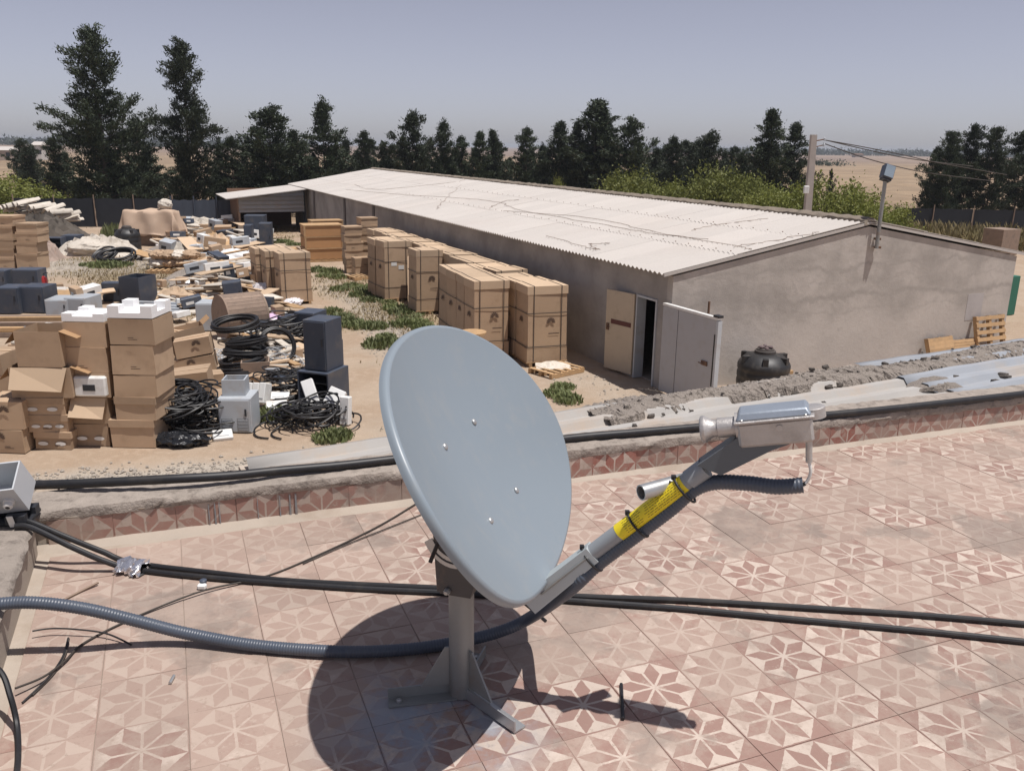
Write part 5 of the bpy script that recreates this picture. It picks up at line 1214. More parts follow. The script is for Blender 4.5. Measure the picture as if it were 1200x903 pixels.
cb_('slate cabinet with its door to the yard, beside the timber pile end', 10, 368, 26, 31, .8, M['slate'], .05)
cb_('slate cabinet next to the grey lying cabinets', 39, 367, 31, 31, .8, M['slate'], -.04)
cb_('slate cabinet behind, under the fire extinguisher end', 31, 341, 29, 25, .7, M['slate'], .03)
cb_('slate cabinet behind at the outer end of the row', 0, 341, 18, 24, .7, M['slate'], 0)
cb_('light grey cabinet lying flat beside the slate cabinets', 66, 371, 26, 20, .9, M['grey'], .1)
cb_('light grey cabinet lying flat next to the foam topped stack', 91, 371, 26, 22, .9, M['grey'], -.1)
cb_('blue cabinet by the gravel near the tarpaulin heap', 83, 293, 19, 17, .7, M['slate'], 0)
cb_('dark open cabinet by the gravel', 63, 296, 18, 17, .6, M['slate'], .1, 'open')
cb_('flat slate panel cabinet leaning by the open topped one', 132, 353, 23, 22, .35, M['slate'], .1)
cb_('open topped dark slate cabinet on the dry grass', 157, 356, 27, 31, .9, M['slate'], -.25, 'opentop')
cb_('light grey cabinet standing before the big cable drum', 245, 388, 29, 33, .7, M['grey'], .05)
cb_('slate cabinet with handle tilted in the junk pile', 274, 364, 21, 34, .5, M['slate'], .3, 'door', 0, (0, R(-6)))
cb_('tall blue cabinet beside the shed', 299, 287, 23, 34, .8, M['slate'], .1)
cb_('blue cabinet in front of the shed, narrower', 311, 298, 14, 36, .7, M['slate'], .15)
cb_('slim slate cabinet by the shed post', 291, 292, 9, 28, .6, M['slate'], .1)
p = gp(374, 477); s = mpp(p)
cabinet('black lower rack cabinet under the upright slate one', p + Vector((0, .5, 0)), -.35, 42 * s, .8, 40 * s, M['slate'], 'open')
cabinet('upright slate cabinet stacked on the black rack', p + Vector((.02, .55, 40 * s + .004)), -.35, 31 * s, .62, 60 * s, M['slate'], 'door')
cb_('dark slate cabinet behind the upright stacked pair', 362, 402, 26, 36, .7, M['slate'], -.3, 'door')
cb_('slim dark slate cabinet beside the stacked pair', 387, 440, 12, 38, .6, M['slate'], -.4)
cb_('small dark cabinet behind the black cable heap', 340, 395, 16, 24, .5, M['slate'], .2)
cb_('light grey air cooler cabinet with two vents before the spool', 276, 507, 38, 42, .62, M['grey'], .04, 'vent')
_t = [o for o in bpy.data.objects if o.get('label') == 'light grey air cooler cabinet with two vents before the spool'][0]
p = gp(270, 470); 
ot = cabinet('small open topped grey casing on the air cooler', Vector((_t.location.x - .05, _t.location.y + .05, 42 * mpp(gp(276, 507)) + .003)), .1, .42, .4, .30, M['grey'], 'opentop')
cabinet('dark metal crate with wire lid among the coils', gp(296, 446) + Vector((0, .3, 0)), .25, .62, .55, .42, M['drumwood'], 'opentop', name='metal_crate')

# ------------------------------------------------------------------ coils, bags, heaps of cable
def coil_path(R_, n, r_, seed, jit=.5, stack=0.0, ecc=1.0):
    rs = np.random.RandomState(seed); pts = []; ph = rs.uniform(0, 6)
    for k in range(int(n * 26)):
        a = k / 26 * 2 * math.pi; lay = k / 26
        rr = R_ * (1 + .07 * math.sin(lay * 2.7 + ph) + .04 * math.sin(a * .37 + ph))
        pts.append(Vector((rr * math.cos(a), rr * ecc * math.sin(a), r_ + stack * lay + jit * r_ * (1 + math.sin(lay * 4.1 + 2 * a / 3)))))
    return pts
def coil(label, loc, R_, n, r_, seed, rot=(0, 0, 0), stack=.012, mat=None, group=None, ecc=1.0):
    o = MB().tube(coil_path(R_, n, r_, seed, .6, stack, ecc), r_, 6).build('cable_coil', mat or M['black'], None); o.location = loc; o.rotation_euler = rot
    return tag(o, label, 'cable coil', group)
c0 = gp(287, 446)
for k in range(4): coil(('bottom', 'second', 'third', 'fourth')[k] + ' thick black cable coil in the tall pile before the big drum', gp(283 + 3 * k, 440 - 2 * k) + Z3 * (.02 + .19 * k), .50 - .02 * k, 7, .026, 20 + k, (R(U(-9, 9)), R(U(-9, 9)), k), .02, None, 'coils before the drum')
coil('black cable coil on top of the tall coil pile', gp(277, 430) + Vector((0, .2, .92)), .52, 9, .026, 40, (R(8), R(-4), 0), .016)
coil('upright black cable coil leaning beside the tall coil pile', gp(324, 428) + Vector((0, .1, .46)), .42, 7, .02, 41, (R(68), 0, R(35)), .012)
coil('black cable coil lying beside the black rack cabinet', gp(333, 463), .42, 7, .02, 42, (R(12), 0, 0), .018)
coil('black hose coil lying on the gravel by the round tank', gp(138, 305) + Z3 * .02, .75, 5, .05, 43, (R(16), 0, 0), .05)
coil('small black hose coil beside the larger one on the gravel', gp(125, 303) + Z3 * .02, .5, 4, .05, 44, (R(25), R(-10), 0), .05)
def tangle(label, loc, rx, ry, h, n, r_, seed, name='cable_heap', cat='cable heap', mat=None):
    rs = np.random.RandomState(seed); m_ = MB()
    for k in range(n):
        c = Vector((rs.normal(0, .30) * rx, rs.normal(0, .30) * ry, 0)); Rk = rs.uniform(.35, .75) * min(rx, ry); lev = h * (1 - min(1, (c.x / rx) ** 2 + (c.y / ry) ** 2)) * rs.uniform(.15, 1)
        tl = rs.uniform(-.35, .35, 2); pts = []; ex = rs.uniform(.7, 1.5)
        nn = 16
        for q in range(nn + 1 if rs.rand() < .6 else nn - rs.randint(3, 8)):
            a = 2 * math.pi * q / nn; x, y = Rk * ex * math.cos(a), Rk * math.sin(a); z = lev + tl[0] * x + tl[1] * y
            pts.append(Vector((c.x + x, c.y + y, max(r_, z + rs.uniform(-.01, .01)))))
        if len(pts) > 2: m_.tube(catmull(pts, 2), r_, 5)
    o = m_.build(name, mat or M['black'], None); o.location = loc; return tag(o, label, cat)
tangle('heap of black cable loops under the white radio units', gp(364, 497), 1.0, .65, .46, 42, .018, 51)
tangle('heap of black cables behind the drum and tall slate cabinets', gp(330, 402), 1.2, .9, .7, 40, .02, 52)
tangle('loose black cables beside the upright coil', gp(345, 455), .8, .7, .4, 24, .017, 53)
tangle('thin wires tangled below the black cable coil', gp(322, 448), .6, .5, .25, 20, .012, 54)
def bag(label, loc, rx, ry, h, seed, mat):
    rs = np.random.RandomState(seed); m_ = MB(); n, k = 20, 40; vs = []; fs = []
    ph = rs.uniform(0, 6, 6)
    for i in range(n + 1):
        t = i / n; z = h * t; rr = math.sin(math.pi * (.12 + .86 * t) * .98) ** .6 if t < .97 else .12
        for j in range(k):
            a = 2 * math.pi * j / k; f = rr * (1 + .07 * math.sin(5 * a + ph[0] + 5 * t) + .06 * math.sin(11 * a + ph[1] - 7 * t) + .05 * rs.uniform(-1, 1) + .05 * math.sin(17 * t + 3 * a + ph[2]))
            vs.append((rx * f * math.cos(a), ry * f * math.sin(a), z + .03 * rs.uniform(-1, 1) * (0 < i)))
    for i in range(n):
        for j in range(k): fs.append((i * k + j, i * k + (j + 1) % k, (i + 1) * k + (j + 1) % k, (i + 1) * k + j))
    fs.append(tuple(n * k + j for j in range(k)))
    o = m_.add(vs, fs).build('plastic_bag', mat, None, angle=60); o.location = loc; return tag(o, label, 'bag')
bm = pm('black_bin_film', (.014, .015, .018), .28, var=.2, scale=6, bump=.7, bscale=18, bdist=.02, rnd=.05)
tangle('big heap of black cable coils beside the foam topped stack', gp(214, 503), .95, .7, .78, 95, .017, 61)
bag('low shiny black plastic wrap in front of the big cable heap', gp(212, 520), .50, .26, .22, 62, bm)
coil('black cable coil resting on the big cable heap', gp(214, 498) + Z3 * .62, .36, 6, .02, 63, (R(10), R(8), 0), .02)
bag('white plastic bag in the middle of the junk pile', gp(276, 312), .8, .6, .75, 64, M['foam'])
bag('small white plastic bag near the flat cartons', gp(296, 322), .6, .5, .5, 65, M['foam'])
bag('lilac plastic film bag near the cable drum', gp(318, 388), .45, .4, .5, 66, M['lilac'])
bag('pale sack by the gravel rubble', gp(105, 298), 1.0, .8, .7, 67, M['offwhite'])
# radio units on the cable heap, other small white units
def radio(label, loc, rot, w, d, h, group):
    t = thing('radio_unit', label, 'radio unit', loc); t.rotation_euler = rot
    MB().rbox((0, 0, h / 2), (w, d, h), .015).build('housing', M['white'], t); MB().b0(-w * .3, w * .3, -d / 2 - .008, -d / 2 - .0005, h * .2, h * .26).build('handle', M['grey'], t, smooth=False)
    for k in range(5): MB().b0(-w * .42 + k * w * .18, -w * .42 + k * w * .18 + .01, d / 2 + .0005, d / 2 + .025, .03, h - .03).build('cooling_fin', M['grey'], t, smooth=False)
    return t
ra = 'radio units on the cable heap'
radio('white radio unit leaning on the black cable heap', gp(371, 486) + Vector((0, -.15, .28)), (R(-28), R(-18), .2), .24, .12, .50, ra)
radio('wider white radio unit beside the leaning one on the cable heap', gp(388, 488) + Vector((.0, -.1, .20)), (R(-35), R(20), -.2), .34, .14, .42, ra)
radio('grey radio unit standing at the edge of the cable heap', gp(405, 497), (R(-6), 0, -.3), .20, .14, .55, ra)
rb = 'white units in a row by the air cooler'
for k in range(3): radio(('white unit beside the air cooler, first of the short row', 'middle white unit of the short row beside the air cooler', 'white unit at the weed end of the short row')[k], gp(292 + 8 * k, 480) + Vector((0, .1, .10)), (R(-20), 0, -.2), .13, .3, .42, rb)
radio('grey unit lying near the weeds beside the cable heap', gp(325, 482), (R(-70), 0, .3), .42, .14, .3, 'lying units'); radio('second grey unit lying behind the first near the weeds', gp(326, 470), (R(-75), 0, .1), .42, .14, .3, 'lying units')
radio('grey fan unit lying in front of the black bags', gp(262, 516), (R(-75), 0, .4), .35, .12, .3, 'lying units')

# ------------------------------------------------------------------ timber, boards, roof tiles, tarpaulin, extinguisher, far tank
for k, (y, z, c) in enumerate([(394, 0, 0), (390, 0, 1), (385, .0, 0), (388, .14, 1), (382, .14, 0), (378, .0, 1), (374, .0, 0), (376, .2, 1)]):
    a = gp(-60, y + 1, z); b_ = gp(80 - 6 * (k % 3), y, z); m_ = MB(); d = (b_ - a); L = d.length
    o = MB().rbox((L / 2, 0, .065), (L, .16, .125), .006).build('timber_beam', M['wood'] if c else M['drumwood'], None); o.location = a; o.rotation_euler = (0, 0, math.atan2(d.y, d.x)); tag(o, 'long sawn timber in the pile behind the open carton', 'timber', 'timber pile')
for k in range(26):        # heap of curved pale roofing tiles
    t_ = k / 25; px = 2 + 64 * ((k * 7) % 26) / 25; row = k // 9
    p = gp(px, 272, 0); p.y += row * .5; z = .9 + .55 * (1 - abs(px - 22) / 48) - .28 * row + .1
    m_ = MB(); vs = []; fs = []; n_ = 9; L = 1.25
    for i in range(n_):
        a = math.pi * i / (n_ - 1)
        for y in (0, L): vs += [(.24 * math.cos(a), y, .20 * math.sin(a)), (.215 * math.cos(a), y, .175 * math.sin(a))]
    for i in range(n_ - 1):
        q = i * 4; fs += [(q, q + 4, q + 6, q + 2), (q + 1, q + 3, q + 7, q + 5), (q, q + 1, q + 5, q + 4), (q + 2, q + 6, q + 7, q + 3)]
    o = m_.add(vs, fs).build('roof_tile', M['offwhite'], None); o.location = (p.x, p.y, z); o.rotation_euler = (R(U(0, 14)), R(U(-14, 14)), R(U(-50, -20))); tag(o, 'pale curved roofing tile on the heap by the net fence', 'roof tile', 'roof tile heap')
heap(gp(32, 279) + Vector((0, 1.2, 0)), 2.6, 1.6, 1.05, 70, pm('dark_heap', (.10, .085, .07), .95, var=.4, bump=.5), 'scrap_heap', 'dark scrap heap under the pale curved roofing tiles', 'heap', 20)
# tarpaulin over a stack
tp = gp(168, 291); 
block('covered_pallet', 'stacked goods hidden under the tan tarpaulin', 'goods', tp + Vector((-.2, 1.9, 0)), .1, 2.1, 1.2, 1.70, M['drumwood'])
def tarp():
    m_ = MB(); n, k = 44, 34; vs = []; fs = []; rs = np.random.RandomState(5)
    for i in range(n):
        for j in range(k):
            x = (i / (n - 1) - .5) * 4.2; y = (j / (k - 1) - .5) * 3.4
            ex = max(0, abs(x) - 1.2); ey = max(0, abs(y) - .68); e = math.hypot(ex, ey)
            z = 1.76 - min(1.5, e * 1.25) + .05 * math.sin(3 * x + 2 * y) + .03 * math.sin(7 * x - 4 * y)
            fx_, fy_ = (1.2 + ex * .30 + .10 * math.sin(y * 6) * min(1, ex * 2)) if ex else abs(x), (.68 + ey * .25 + .12 * math.sin(x * 5.2) * min(1, ey * 2)) if ey else abs(y)
            vs.append((math.copysign(fx_, x), math.copysign(fy_, y), max(.35 + .25 * math.sin(x * 2.1 + 1), z)))
    for i in range(n - 1):
        for j in range(k - 1): q = i * k + j; fs.append((q, q + k, q + k + 1, q + 1))
    return m_.add(vs, fs)
o = tarp().build('tarpaulin', M['rag'], None, angle=80); o.location = tp + Vector((-.2, 1.9, 0)); o.rotation_euler = (0, 0, .1); md = o.modifiers.new('s', 'SOLIDIFY'); md.thickness = .01; md.offset = 1
tag(o, 'tan tarpaulin draped in folds over stacked goods by the fence', 'tarpaulin')
bag('knotted pale bundle on top of the tan tarpaulin', tp + Vector((.55, 1.9, 1.80)), .35, .35, .55, 71, M['offwhite'])
water_tank('round black plastic tank in front of the tan tarpaulin', gp(151, 293), .60, 1.15)
fe = thing('fire_extinguisher', 'red fire extinguisher standing on the slate cabinets', 'fire extinguisher', gp(54, 343)); s = mpp(gp(54, 343))
MB().lathe([(.085, 0), (.09, .02), (.09, .50), (.07, .57), (.03, .60)], 16).build('cylinder', M['red'], fe); MB().lathe([(.03, .60), (.03, .66)], 10).build('valve', M['slate_dk'], fe)
MB().tube([(-.02, 0, .67), (.10, 0, .72), (.16, 0, .70)], .015, 6).build('lever', M['slate_dk'], fe); MB().tube(catmull([(.02, -.05, .64), (.11, -.09, .55), (.11, -.1, .3)], 5), .012, 6).build('hose', M['slate_dk'], fe)
# flat packs of pale metal strips
for k in range(7):
    p = gp(184 + U(-3, 5), 366 - 1.2 * k, 0); o = MB().rbox((0, 0, .03), (1.3 + U(-.2, .2), .14, .06), .006).build('metal_strip', M['grey'], None); o.location = p + Z3 * (.0 + .062 * (k % 3)); o.rotation_euler = (0, 0, U(-.12, .12)); tag(o, 'pale grey metal strip in the flat pile on dry grass', 'metal strip', 'metal strip pile')
# junk pile pieces
jm_ = [('board', M['offwhite'], 'pale board'), ('board', M['wood'], 'brown plank'), ('box', M['carton'], 'small tan carton'), ('box', M['white'], 'white plastic case'), ('box', M['grey'], 'grey metal case'), ('pipe', M['offwhite'], 'pale pipe'), ('box', M['slate'], 'dark metal box'), ('board', M['carton_lt'], 'flattened carton')]
def junk(n, x0, x1, y0, y1, where, seed, sc=1.0, hmax=.5):
    r2 = random.Random(seed)
    for k in range(n):
        kd, mt, nm = jm_[r2.choice((0, 0, 0, 1, 1, 2, 2, 3, 4, 5, 5, 6, 7, 7, 7))]; x, y = r2.uniform(x0, x1), r2.uniform(y0, y1); z = r2.uniform(0, hmax) * (1 - abs((x - (x0 + x1) / 2) / (x1 - x0)) * 1.2)
        p = gp(x, y) + Z3 * max(0, z); 
        if kd == 'board': d = (r2.uniform(.9, 2.4) * sc, r2.uniform(.15, .75) * sc, r2.uniform(.02, .06))
        elif kd == 'box': d = (r2.uniform(.3, .9) * sc, r2.uniform(.25, .6) * sc, r2.uniform(.14, .5) * sc)
        else: d = (r2.uniform(1.2, 2.6) * sc, .1, .1)
        if kd == 'pipe': o = MB().tube([(-d[0] / 2, 0, .06), (d[0] / 2, 0, .06)], .055, 10).build('loose_pipe', mt)
        elif kd == 'box':
            o = MB().rbox((0, 0, d[2] / 2), d, .015).build('loose_box', mt)
            MB().b0(-d[0] * .3, d[0] * .1, -d[1] / 2 - .004, -d[1] / 2 - .0005, d[2] * .3, d[2] * .6).build('face_plate', M['slate_dk'] if mt in (M['white'], M['grey']) else M['paper'], o, smooth=False)
        else: o = MB().rbox((0, 0, d[2] / 2), d, .006).build('loose_board', mt)
        o.location = p; o.rotation_euler = (R(r2.uniform(-10, 10)) if z > .1 else 0, R(r2.uniform(-12, 12)) if z > .1 else 0, r2.uniform(-1.2, 1.2))
        tag(o, '%s lying in the junk %s' % (nm, where), {'board': 'board', 'box': 'box', 'pipe': 'pipe'}[kd], 'junk %s' % where)
junk(115, 222, 320, 294, 352, 'between the slate cabinets and the tall worn cartons', 81, 1.0, .9)
junk(75, 178, 268, 268, 314, 'around the sacks behind the white bags', 82, 1.1, .8)
junk(55, 258, 314, 262, 304, 'in front of the shed cabinets', 83, 1.1, .7)
junk(34, 292, 350, 360, 408, 'behind the tall coil pile', 84, .7, .6)
junk(40, 290, 352, 405, 464, 'beside the black rack cabinet', 85, .55, .25)
junk(22, 60, 118, 344, 366, 'on the lying grey cabinets', 86, .8, .5)
junk(16, 196, 240, 255, 282, 'by the slate sheet fence', 87, 1.2, .8)
junk(32, 186, 264, 336, 378, 'around the light grey cabinet by the drum', 88, .8, .25)
junk(10, 20, 68, 388, 430, 'behind the open carton of scraps', 89, .6, .5)
for k, (x, y, rx, ry, h_) in enumerate(((262, 330, 1.0, .7, .55), (240, 342, .8, .6, .4), (300, 338, .9, .7, .5), (214, 302, 1.2, .8, .6), (250, 292, 1.2, .9, .7), (290, 296, 1.0, .9, .6), (236, 272, 1.5, 1.0, .8), (206, 350, .8, .6, .35), (310, 350, .8, .6, .5))):
    heap(gp(x, y), rx, ry, h_, 500 + k, (M['offwhite'], M['carton_lt'], M['plastic_bag'])[k % 3], 'scrap_mound', ('pale crumpled packing heap number', 'torn cardboard heap', 'white film heap')[k % 3].replace(' number', '') + (' at the junk pile edge', ' beside the grey cabinet', ' before the tall worn cartons', ' by the sacks', ' behind the white bags', ' near the shed cabinets', ' by the sheet fence', ' on the dry grass', ' behind the drum')[k], 'heap', 13)
r3 = random.Random(99)
for k in range(16):
    x, y = r3.uniform(185, 345), r3.uniform(285, 420)
    o = bag('small crumpled pale plastic scrap lying among the junk', gp(x, y), r3.uniform(.2, .45), r3.uniform(.2, .4), r3.uniform(.12, .3), 700 + k, (M['plastic_bag'], M['foam'], M['offwhite'])[k % 3]); o['group'] = 'crumpled plastic scraps'
for k in range(8):
    x, y = r3.uniform(225, 345), r3.uniform(300, 440); o = tangle('small tangle of thin wire among the junk', gp(x, y), r3.uniform(.4, .7), r3.uniform(.3, .5), .25, 12, .009, 740 + k, 'wire_tangle', 'wire', M['black'] if k % 2 else M['grey']); o['group'] = 'wire tangles in the junk'
# sacks on pallets
for k in range(8):
    p = gp(184 + 12 * (k % 4), 318, 0); z = .14 + .34 * (k // 4); 
    o = bag('brown paper sack stacked on pallets in the yard', p + Vector((0, .4, z)), .42, .40, .36, 90 + k, M['carton'] if k % 3 else M['offwhite']); o['group'] = 'sacks on pallets'
for x in (190, 216): pallet('dark pallet carrying brown sacks in the yard', gp(x, 320) + Vector((0, .3, 0)), (0, 0, .05), 1.25, 1.0, 'sack pallets')
# heap underlay so the junk does not float
heap(gp(275, 325) + Z3 * 0, 2.6, 2.6, .55, 75, M['rubble'], 'scrap_heap', 'low mound of mixed scrap under the junk pile', 'heap', 22)
heap(gp(222, 298), 2.2, 2.6, .5, 76, M['rubble'], 'scrap_heap', 'low mound of scrap behind the sacks', 'heap', 20)
heap(gp(116, 296), 1.9, 1.3, .75, 77, M['offwhite'], 'rubble_heap', 'white rubble heap on the gravel by the blue cabinet', 'rubble', 20)
heap(gp(46, 304), .9, 1.2, .9, 78, pm('pinkish_rubble', (.40, .31, .26), .95, var=.3, bump=.6), 'rubble_heap', 'pinkish rubble heap beside the small carton stack', 'rubble', 18)
# ------------------------------------------------------------------ vegetation
def leaf_mat(name, c0, c1, trans=.25):
    m, nt, b = NT(name); g = nd(nt, 'ShaderNodeNewGeometry'); rn = g.outputs['Random Per Island']; i = nd(nt, 'ShaderNodeObjectInfo')
    c = mixc(nt, rn, c0, c1)
    v = nd(nt, 'ShaderNodeTexCoord'); n1 = noise(nt, v.outputs['Object'], .7, 3, .5)
    c = mixc(nt, math_(nt, 'MULTIPLY', n1, .5), c, tuple(q * .6 for q in c0))
    f = math_(nt, 'MULTIPLY_ADD', i.outputs['Random'], .4, .8); cc = nd(nt, 'ShaderNodeCombineColor')
    for k in range(3): nt.links.new(f, cc.inputs[k])
    c = mixc(nt, 1.0, c, cc.outputs[0], 'MULTIPLY')
    nt.links.new(c, b.inputs['Base Color']); b.inputs['Roughness'].default_value = .65
    tr = nd(nt, 'ShaderNodeBsdfTranslucent'); nt.links.new(c, tr.inputs['Color']); mx = nd(nt, 'ShaderNodeMixShader'); mx.inputs[0].default_value = trans
    nt.links.new(b.outputs[0], mx.inputs[1]); nt.links.new(tr.outputs[0], mx.inputs[2])
    out = [n for n in nt.nodes if n.type == 'OUTPUT_MATERIAL'][0]; nt.links.new(mx.outputs[0], out.inputs['Surface'])
    return m
M['conifer'] = leaf_mat('dark_conifer_needles', (.020, .032, .016), (.052, .070, .032), .16)
M['bush'] = leaf_mat('bright_bush_leaves', (.15, .175, .03), (.27, .28, .07), .3)
M['weed'] = leaf_mat('green_weed_leaves', (.14, .17, .06), (.24, .26, .12), .25)
M['straw'] = leaf_mat('dry_straw', (.30, .235, .13), (.40, .32, .19), .2)
M['maize'] = leaf_mat('dry_maize_leaves', (.14, .115, .04), (.30, .235, .12), .2)
M['bark'] = pm('grey_bark', (.11, .085, .065), .95, var=.3, scale=4, bump=.5, bscale=12)
def leaves_np(centers, size, per, spread, rs, axis=None, slim=1.0):
    n = len(centers) * per; c = np.repeat(centers, per, 0) + rs.normal(0, 1, (n, 3)) * spread
    a = rs.normal(0, 1, (n, 3))
    if axis is not None: a = a * .55 + np.repeat(axis, per, 0) * 1.0
    a /= np.linalg.norm(a, axis=1, keepdims=True); b = np.cross(a, rs.normal(0, 1, (n, 3))); b /= np.linalg.norm(b, axis=1, keepdims=True) + 1e-9
    s = size * rs.uniform(.6, 1.3, (n, 1)); w = s * rs.uniform(.35, .6, (n, 1)) * slim
    v = np.stack([c - a * s * .5, c + b * w * .5, c + a * s * .5, c - b * w * .5], 1).reshape(-1, 3)
    f = np.arange(n * 4).reshape(-1, 4); return v, f
def leaf_mesh(name, v, f, mat):
    me = bpy.data.meshes.new(name); me.vertices.add(len(v)); me.vertices.foreach_set('co', v.astype(np.float32).ravel())
    me.loops.add(f.size); me.loops.foreach_set('vertex_index', f.astype(np.int32).ravel()); me.polygons.add(len(f)); me.polygons.foreach_set('loop_start', np.arange(0, f.size, 4, dtype=np.int32))
    me.materials.append(mat); me.update(calc_edges=True); me.validate(); return me
def conifer(seed, H, Rm, prof, nb, upsweep, bare=.1):
    """returns trunk mesh, crown mesh of a tree H tall, built at true size"""
    rs = np.random.RandomState(seed); tr = MB(); lean = rs.uniform(-.02, .02, 2)
    spine = [Vector((lean[0] * z + .06 * H / 10 * math.sin(z * .7 + seed), lean[1] * z, z)) for z in np.linspace(-.2, H * .97, 12)]
    axs = []
    tr.tube(spine, [max(.02, .024 * H * (1 - i / 11.5)) * .62 for i in range(12)], 7)
    cen = []
    for k in range(nb):
        t = bare + (1 - bare) * (k + rs.uniform(0, .8)) / nb; z = H * t; L = 1.22 * Rm * prof(t) * rs.uniform(.42, 1.22); a = k * 2.39996 + rs.uniform(-.5, .5)
        if L < .12: L = .12
        base = Vector((lean[0] * z, lean[1] * z, z)); up = upsweep * rs.uniform(.5, 1.4)
        tip = base + Vector((math.cos(a) * L, math.sin(a) * L, up * L)); mid = (base + tip) / 2 + Vector((0, 0, -.08 * L))
        tr.tube([base, mid, tip], [.010 * H * .35 * (1 - t) + .018, .02, .008], 4, caps=False)
        nc = max(2, int(L / .33))
        for q in range(nc):
            f = .25 + .80 * (q + rs.uniform(.2, 1.0)) / nc; p = base * (1 - f) + tip * f + Vector((0, 0, -.16 * L * math.sin(math.pi * min(f, 1)) * .5)); cen.append((p.x + rs.normal(0, .10), p.y + rs.normal(0, .10), p.z + rs.normal(0, .12))); axs.append((math.cos(a) * .8, math.sin(a) * .8, .75))
    for q in range(5): cen.append((lean[0] * H, lean[1] * H, H * (.92 + .018 * q))); axs.append((0, 0, 1))
    cen = np.array(cen); v, f = leaves_np(cen, .25, 62, np.array([.19, .19, .12]) * (H / 9) ** .3, rs, np.array(axs), .7)
    return tr, leaf_mesh('crown', v, f, M['conifer'])
pr_cone = lambda t: (1 - t) ** .85 * (.55 + .45 * min(1, t * 6)) + .05
pr_irreg = lambda t: (1 - t) ** .68 * (.78 + .34 * math.sin(t * 15 + 1.0)) * (.6 + .4 * min(1, t * 5)) + .06
pr_wide = lambda t: (1 - t) ** .60 * (.8 + .25 * math.sin(t * 13 + 1)) + .06
pr_slim = lambda t: (.35 + .65 * math.sin(math.pi * min(1, .18 + .85 * t))) * (1 - t ** 5) + .04
VAR = {}
def var(kind):
    if kind not in VAR:
        seed, H, Rm, pf, nb, us, bare = dict(big1=(101, 13, 3.9, pr_irreg, 125, .42, .04), big2=(102, 12.5, 3.4, pr_irreg, 115, .36, .05), mid1=(103, 8, 2.6, pr_cone, 66, .3, .04), mid2=(104, 8, 2.5, pr_irreg, 64, .5, .04), mid3=(105, 8, 2.2, pr_cone, 62, .55, .04), slim=(106, 9, 1.1, pr_slim, 84, .9, .04), round=(107, 7, 2.9, pr_wide, 60, .5, .03), pine=(108, 9, 3.3, pr_wide, 74, .2, .14))[kind]
        tr, cr = conifer(seed, H, Rm, pf, nb, us, bare); VAR[kind] = (H, tr.mesh('trunk', M['bark']), cr)
    return VAR[kind]
trees = [  # px x, px top, distance, kind, width factor, label
    (104, 26, 61, 'big1', 1.0, 'tallest ragged dark conifer behind the net fence'),
    (210, 40, 63, 'big2', .88, 'tall narrow topped dark conifer behind the slate sheet fence'),
    (158, 135, 66, 'mid1', 1.1, 'dark conifer filling the gap between the two tall ones'),
    (60, 160, 64, 'mid2', 1.0, 'low dark conifer at the outer side of the tallest one'),
    (312, 124, 66, 'round', 1.25, 'broad dark conifer behind the shed'),
    (270, 158, 64, 'mid2', 1.1, 'dark conifer beside the tall narrow topped one'),
    (378, 115, 70, 'mid1', 1.05, 'pointed dark conifer behind the far end of the warehouse'),
    (345, 150, 68, 'mid3', 1.1, 'shorter conifer between broad and pointed ones'),
    (426, 152, 74, 'mid2', .9, 'small conifer behind the ridge start'),
    (450, 165, 76, 'mid3', .9, 'smaller conifer in the gap behind the ridge start'),
    (482, 130, 74, 'round', .95, 'leafy topped conifer behind the roof ridge'),
    (520, 140, 76, 'mid1', .95, 'pointed conifer behind the roof ridge'),
    (540, 158, 78, 'mid2', .9, 'low conifer beside the pointed one behind the ridge'),
    (562, 152, 74, 'mid3', .9, 'dense conifer in the middle of the row behind the ridge'),
    (580, 150, 75, 'slim', 1.0, 'thin spire conifer in the row behind the ridge'),
    (618, 148, 74, 'mid2', .95, 'forked conifer behind the middle of the ridge'),
    (636, 168, 76, 'mid1', .85, 'low conifer beside the forked one'),
    (656, 140, 74, 'slim', 1.25, 'narrow conifer beside the tallest pair behind the ridge'),
    (676, 140, 73, 'mid3', .8, 'pointed conifer close to the tallest one behind the ridge'),
    (698, 113, 72, 'slim', 1.9, 'tallest dense cypress behind the roof ridge'),
    (712, 130, 73, 'slim', 1.3, 'slim cypress joined to the tallest one'),
    (742, 137, 70, 'round', .95, 'round headed conifer beside the cypress pair'),
    (770, 172, 74, 'mid2', .9, 'low conifer behind the yellow green bush'),
    (790, 158, 72, 'mid2', .9, 'ragged conifer toward the utility pole'),
    (812, 168, 74, 'mid1', .9, 'low pointed conifer toward the utility pole'),
    (832, 153, 70, 'round', .8, 'twin headed conifer toward the utility pole'),
    (870, 176, 68, 'round', .9, 'low rounded conifer near the utility pole'),
    (908, 125, 66, 'slim', 1.15, 'tall thin cypress next to the utility pole'),
    (898, 165, 67, 'mid2', .8, 'low conifer at the foot of the thin cypress'),
    (934, 141, 67, 'mid3', .95, 'pointed conifer just before the utility pole'),
    (975, 198, 75, 'round', .4, 'small far bush like tree beyond the pole'),
    (1118, 150, 64, 'pine', .85, 'big dark pine at the outer edge of the grove by the field'),
    (1142, 142, 66, 'pine', .8, 'tallest dark pine of the grove by the field'),
    (1172, 145, 64, 'pine', .8, 'dark pine in the middle of the grove by the field'),
    (1205, 150, 65, 'pine', .9, 'dark pine at the far end of the grove by the field'),
    (1100, 170, 66, 'mid2', .8, 'low conifer at the foot of the pine grove'),
    (22, 162, 95, 'round', .9, 'low far tree behind the green bush'), (36, 168, 90, 'mid2', .8, 'small far tree beside the low far one'),
    (1052, 222, 120, 'round', .35, 'lone dark bush out in the golden field'),
]
r4 = random.Random(12)
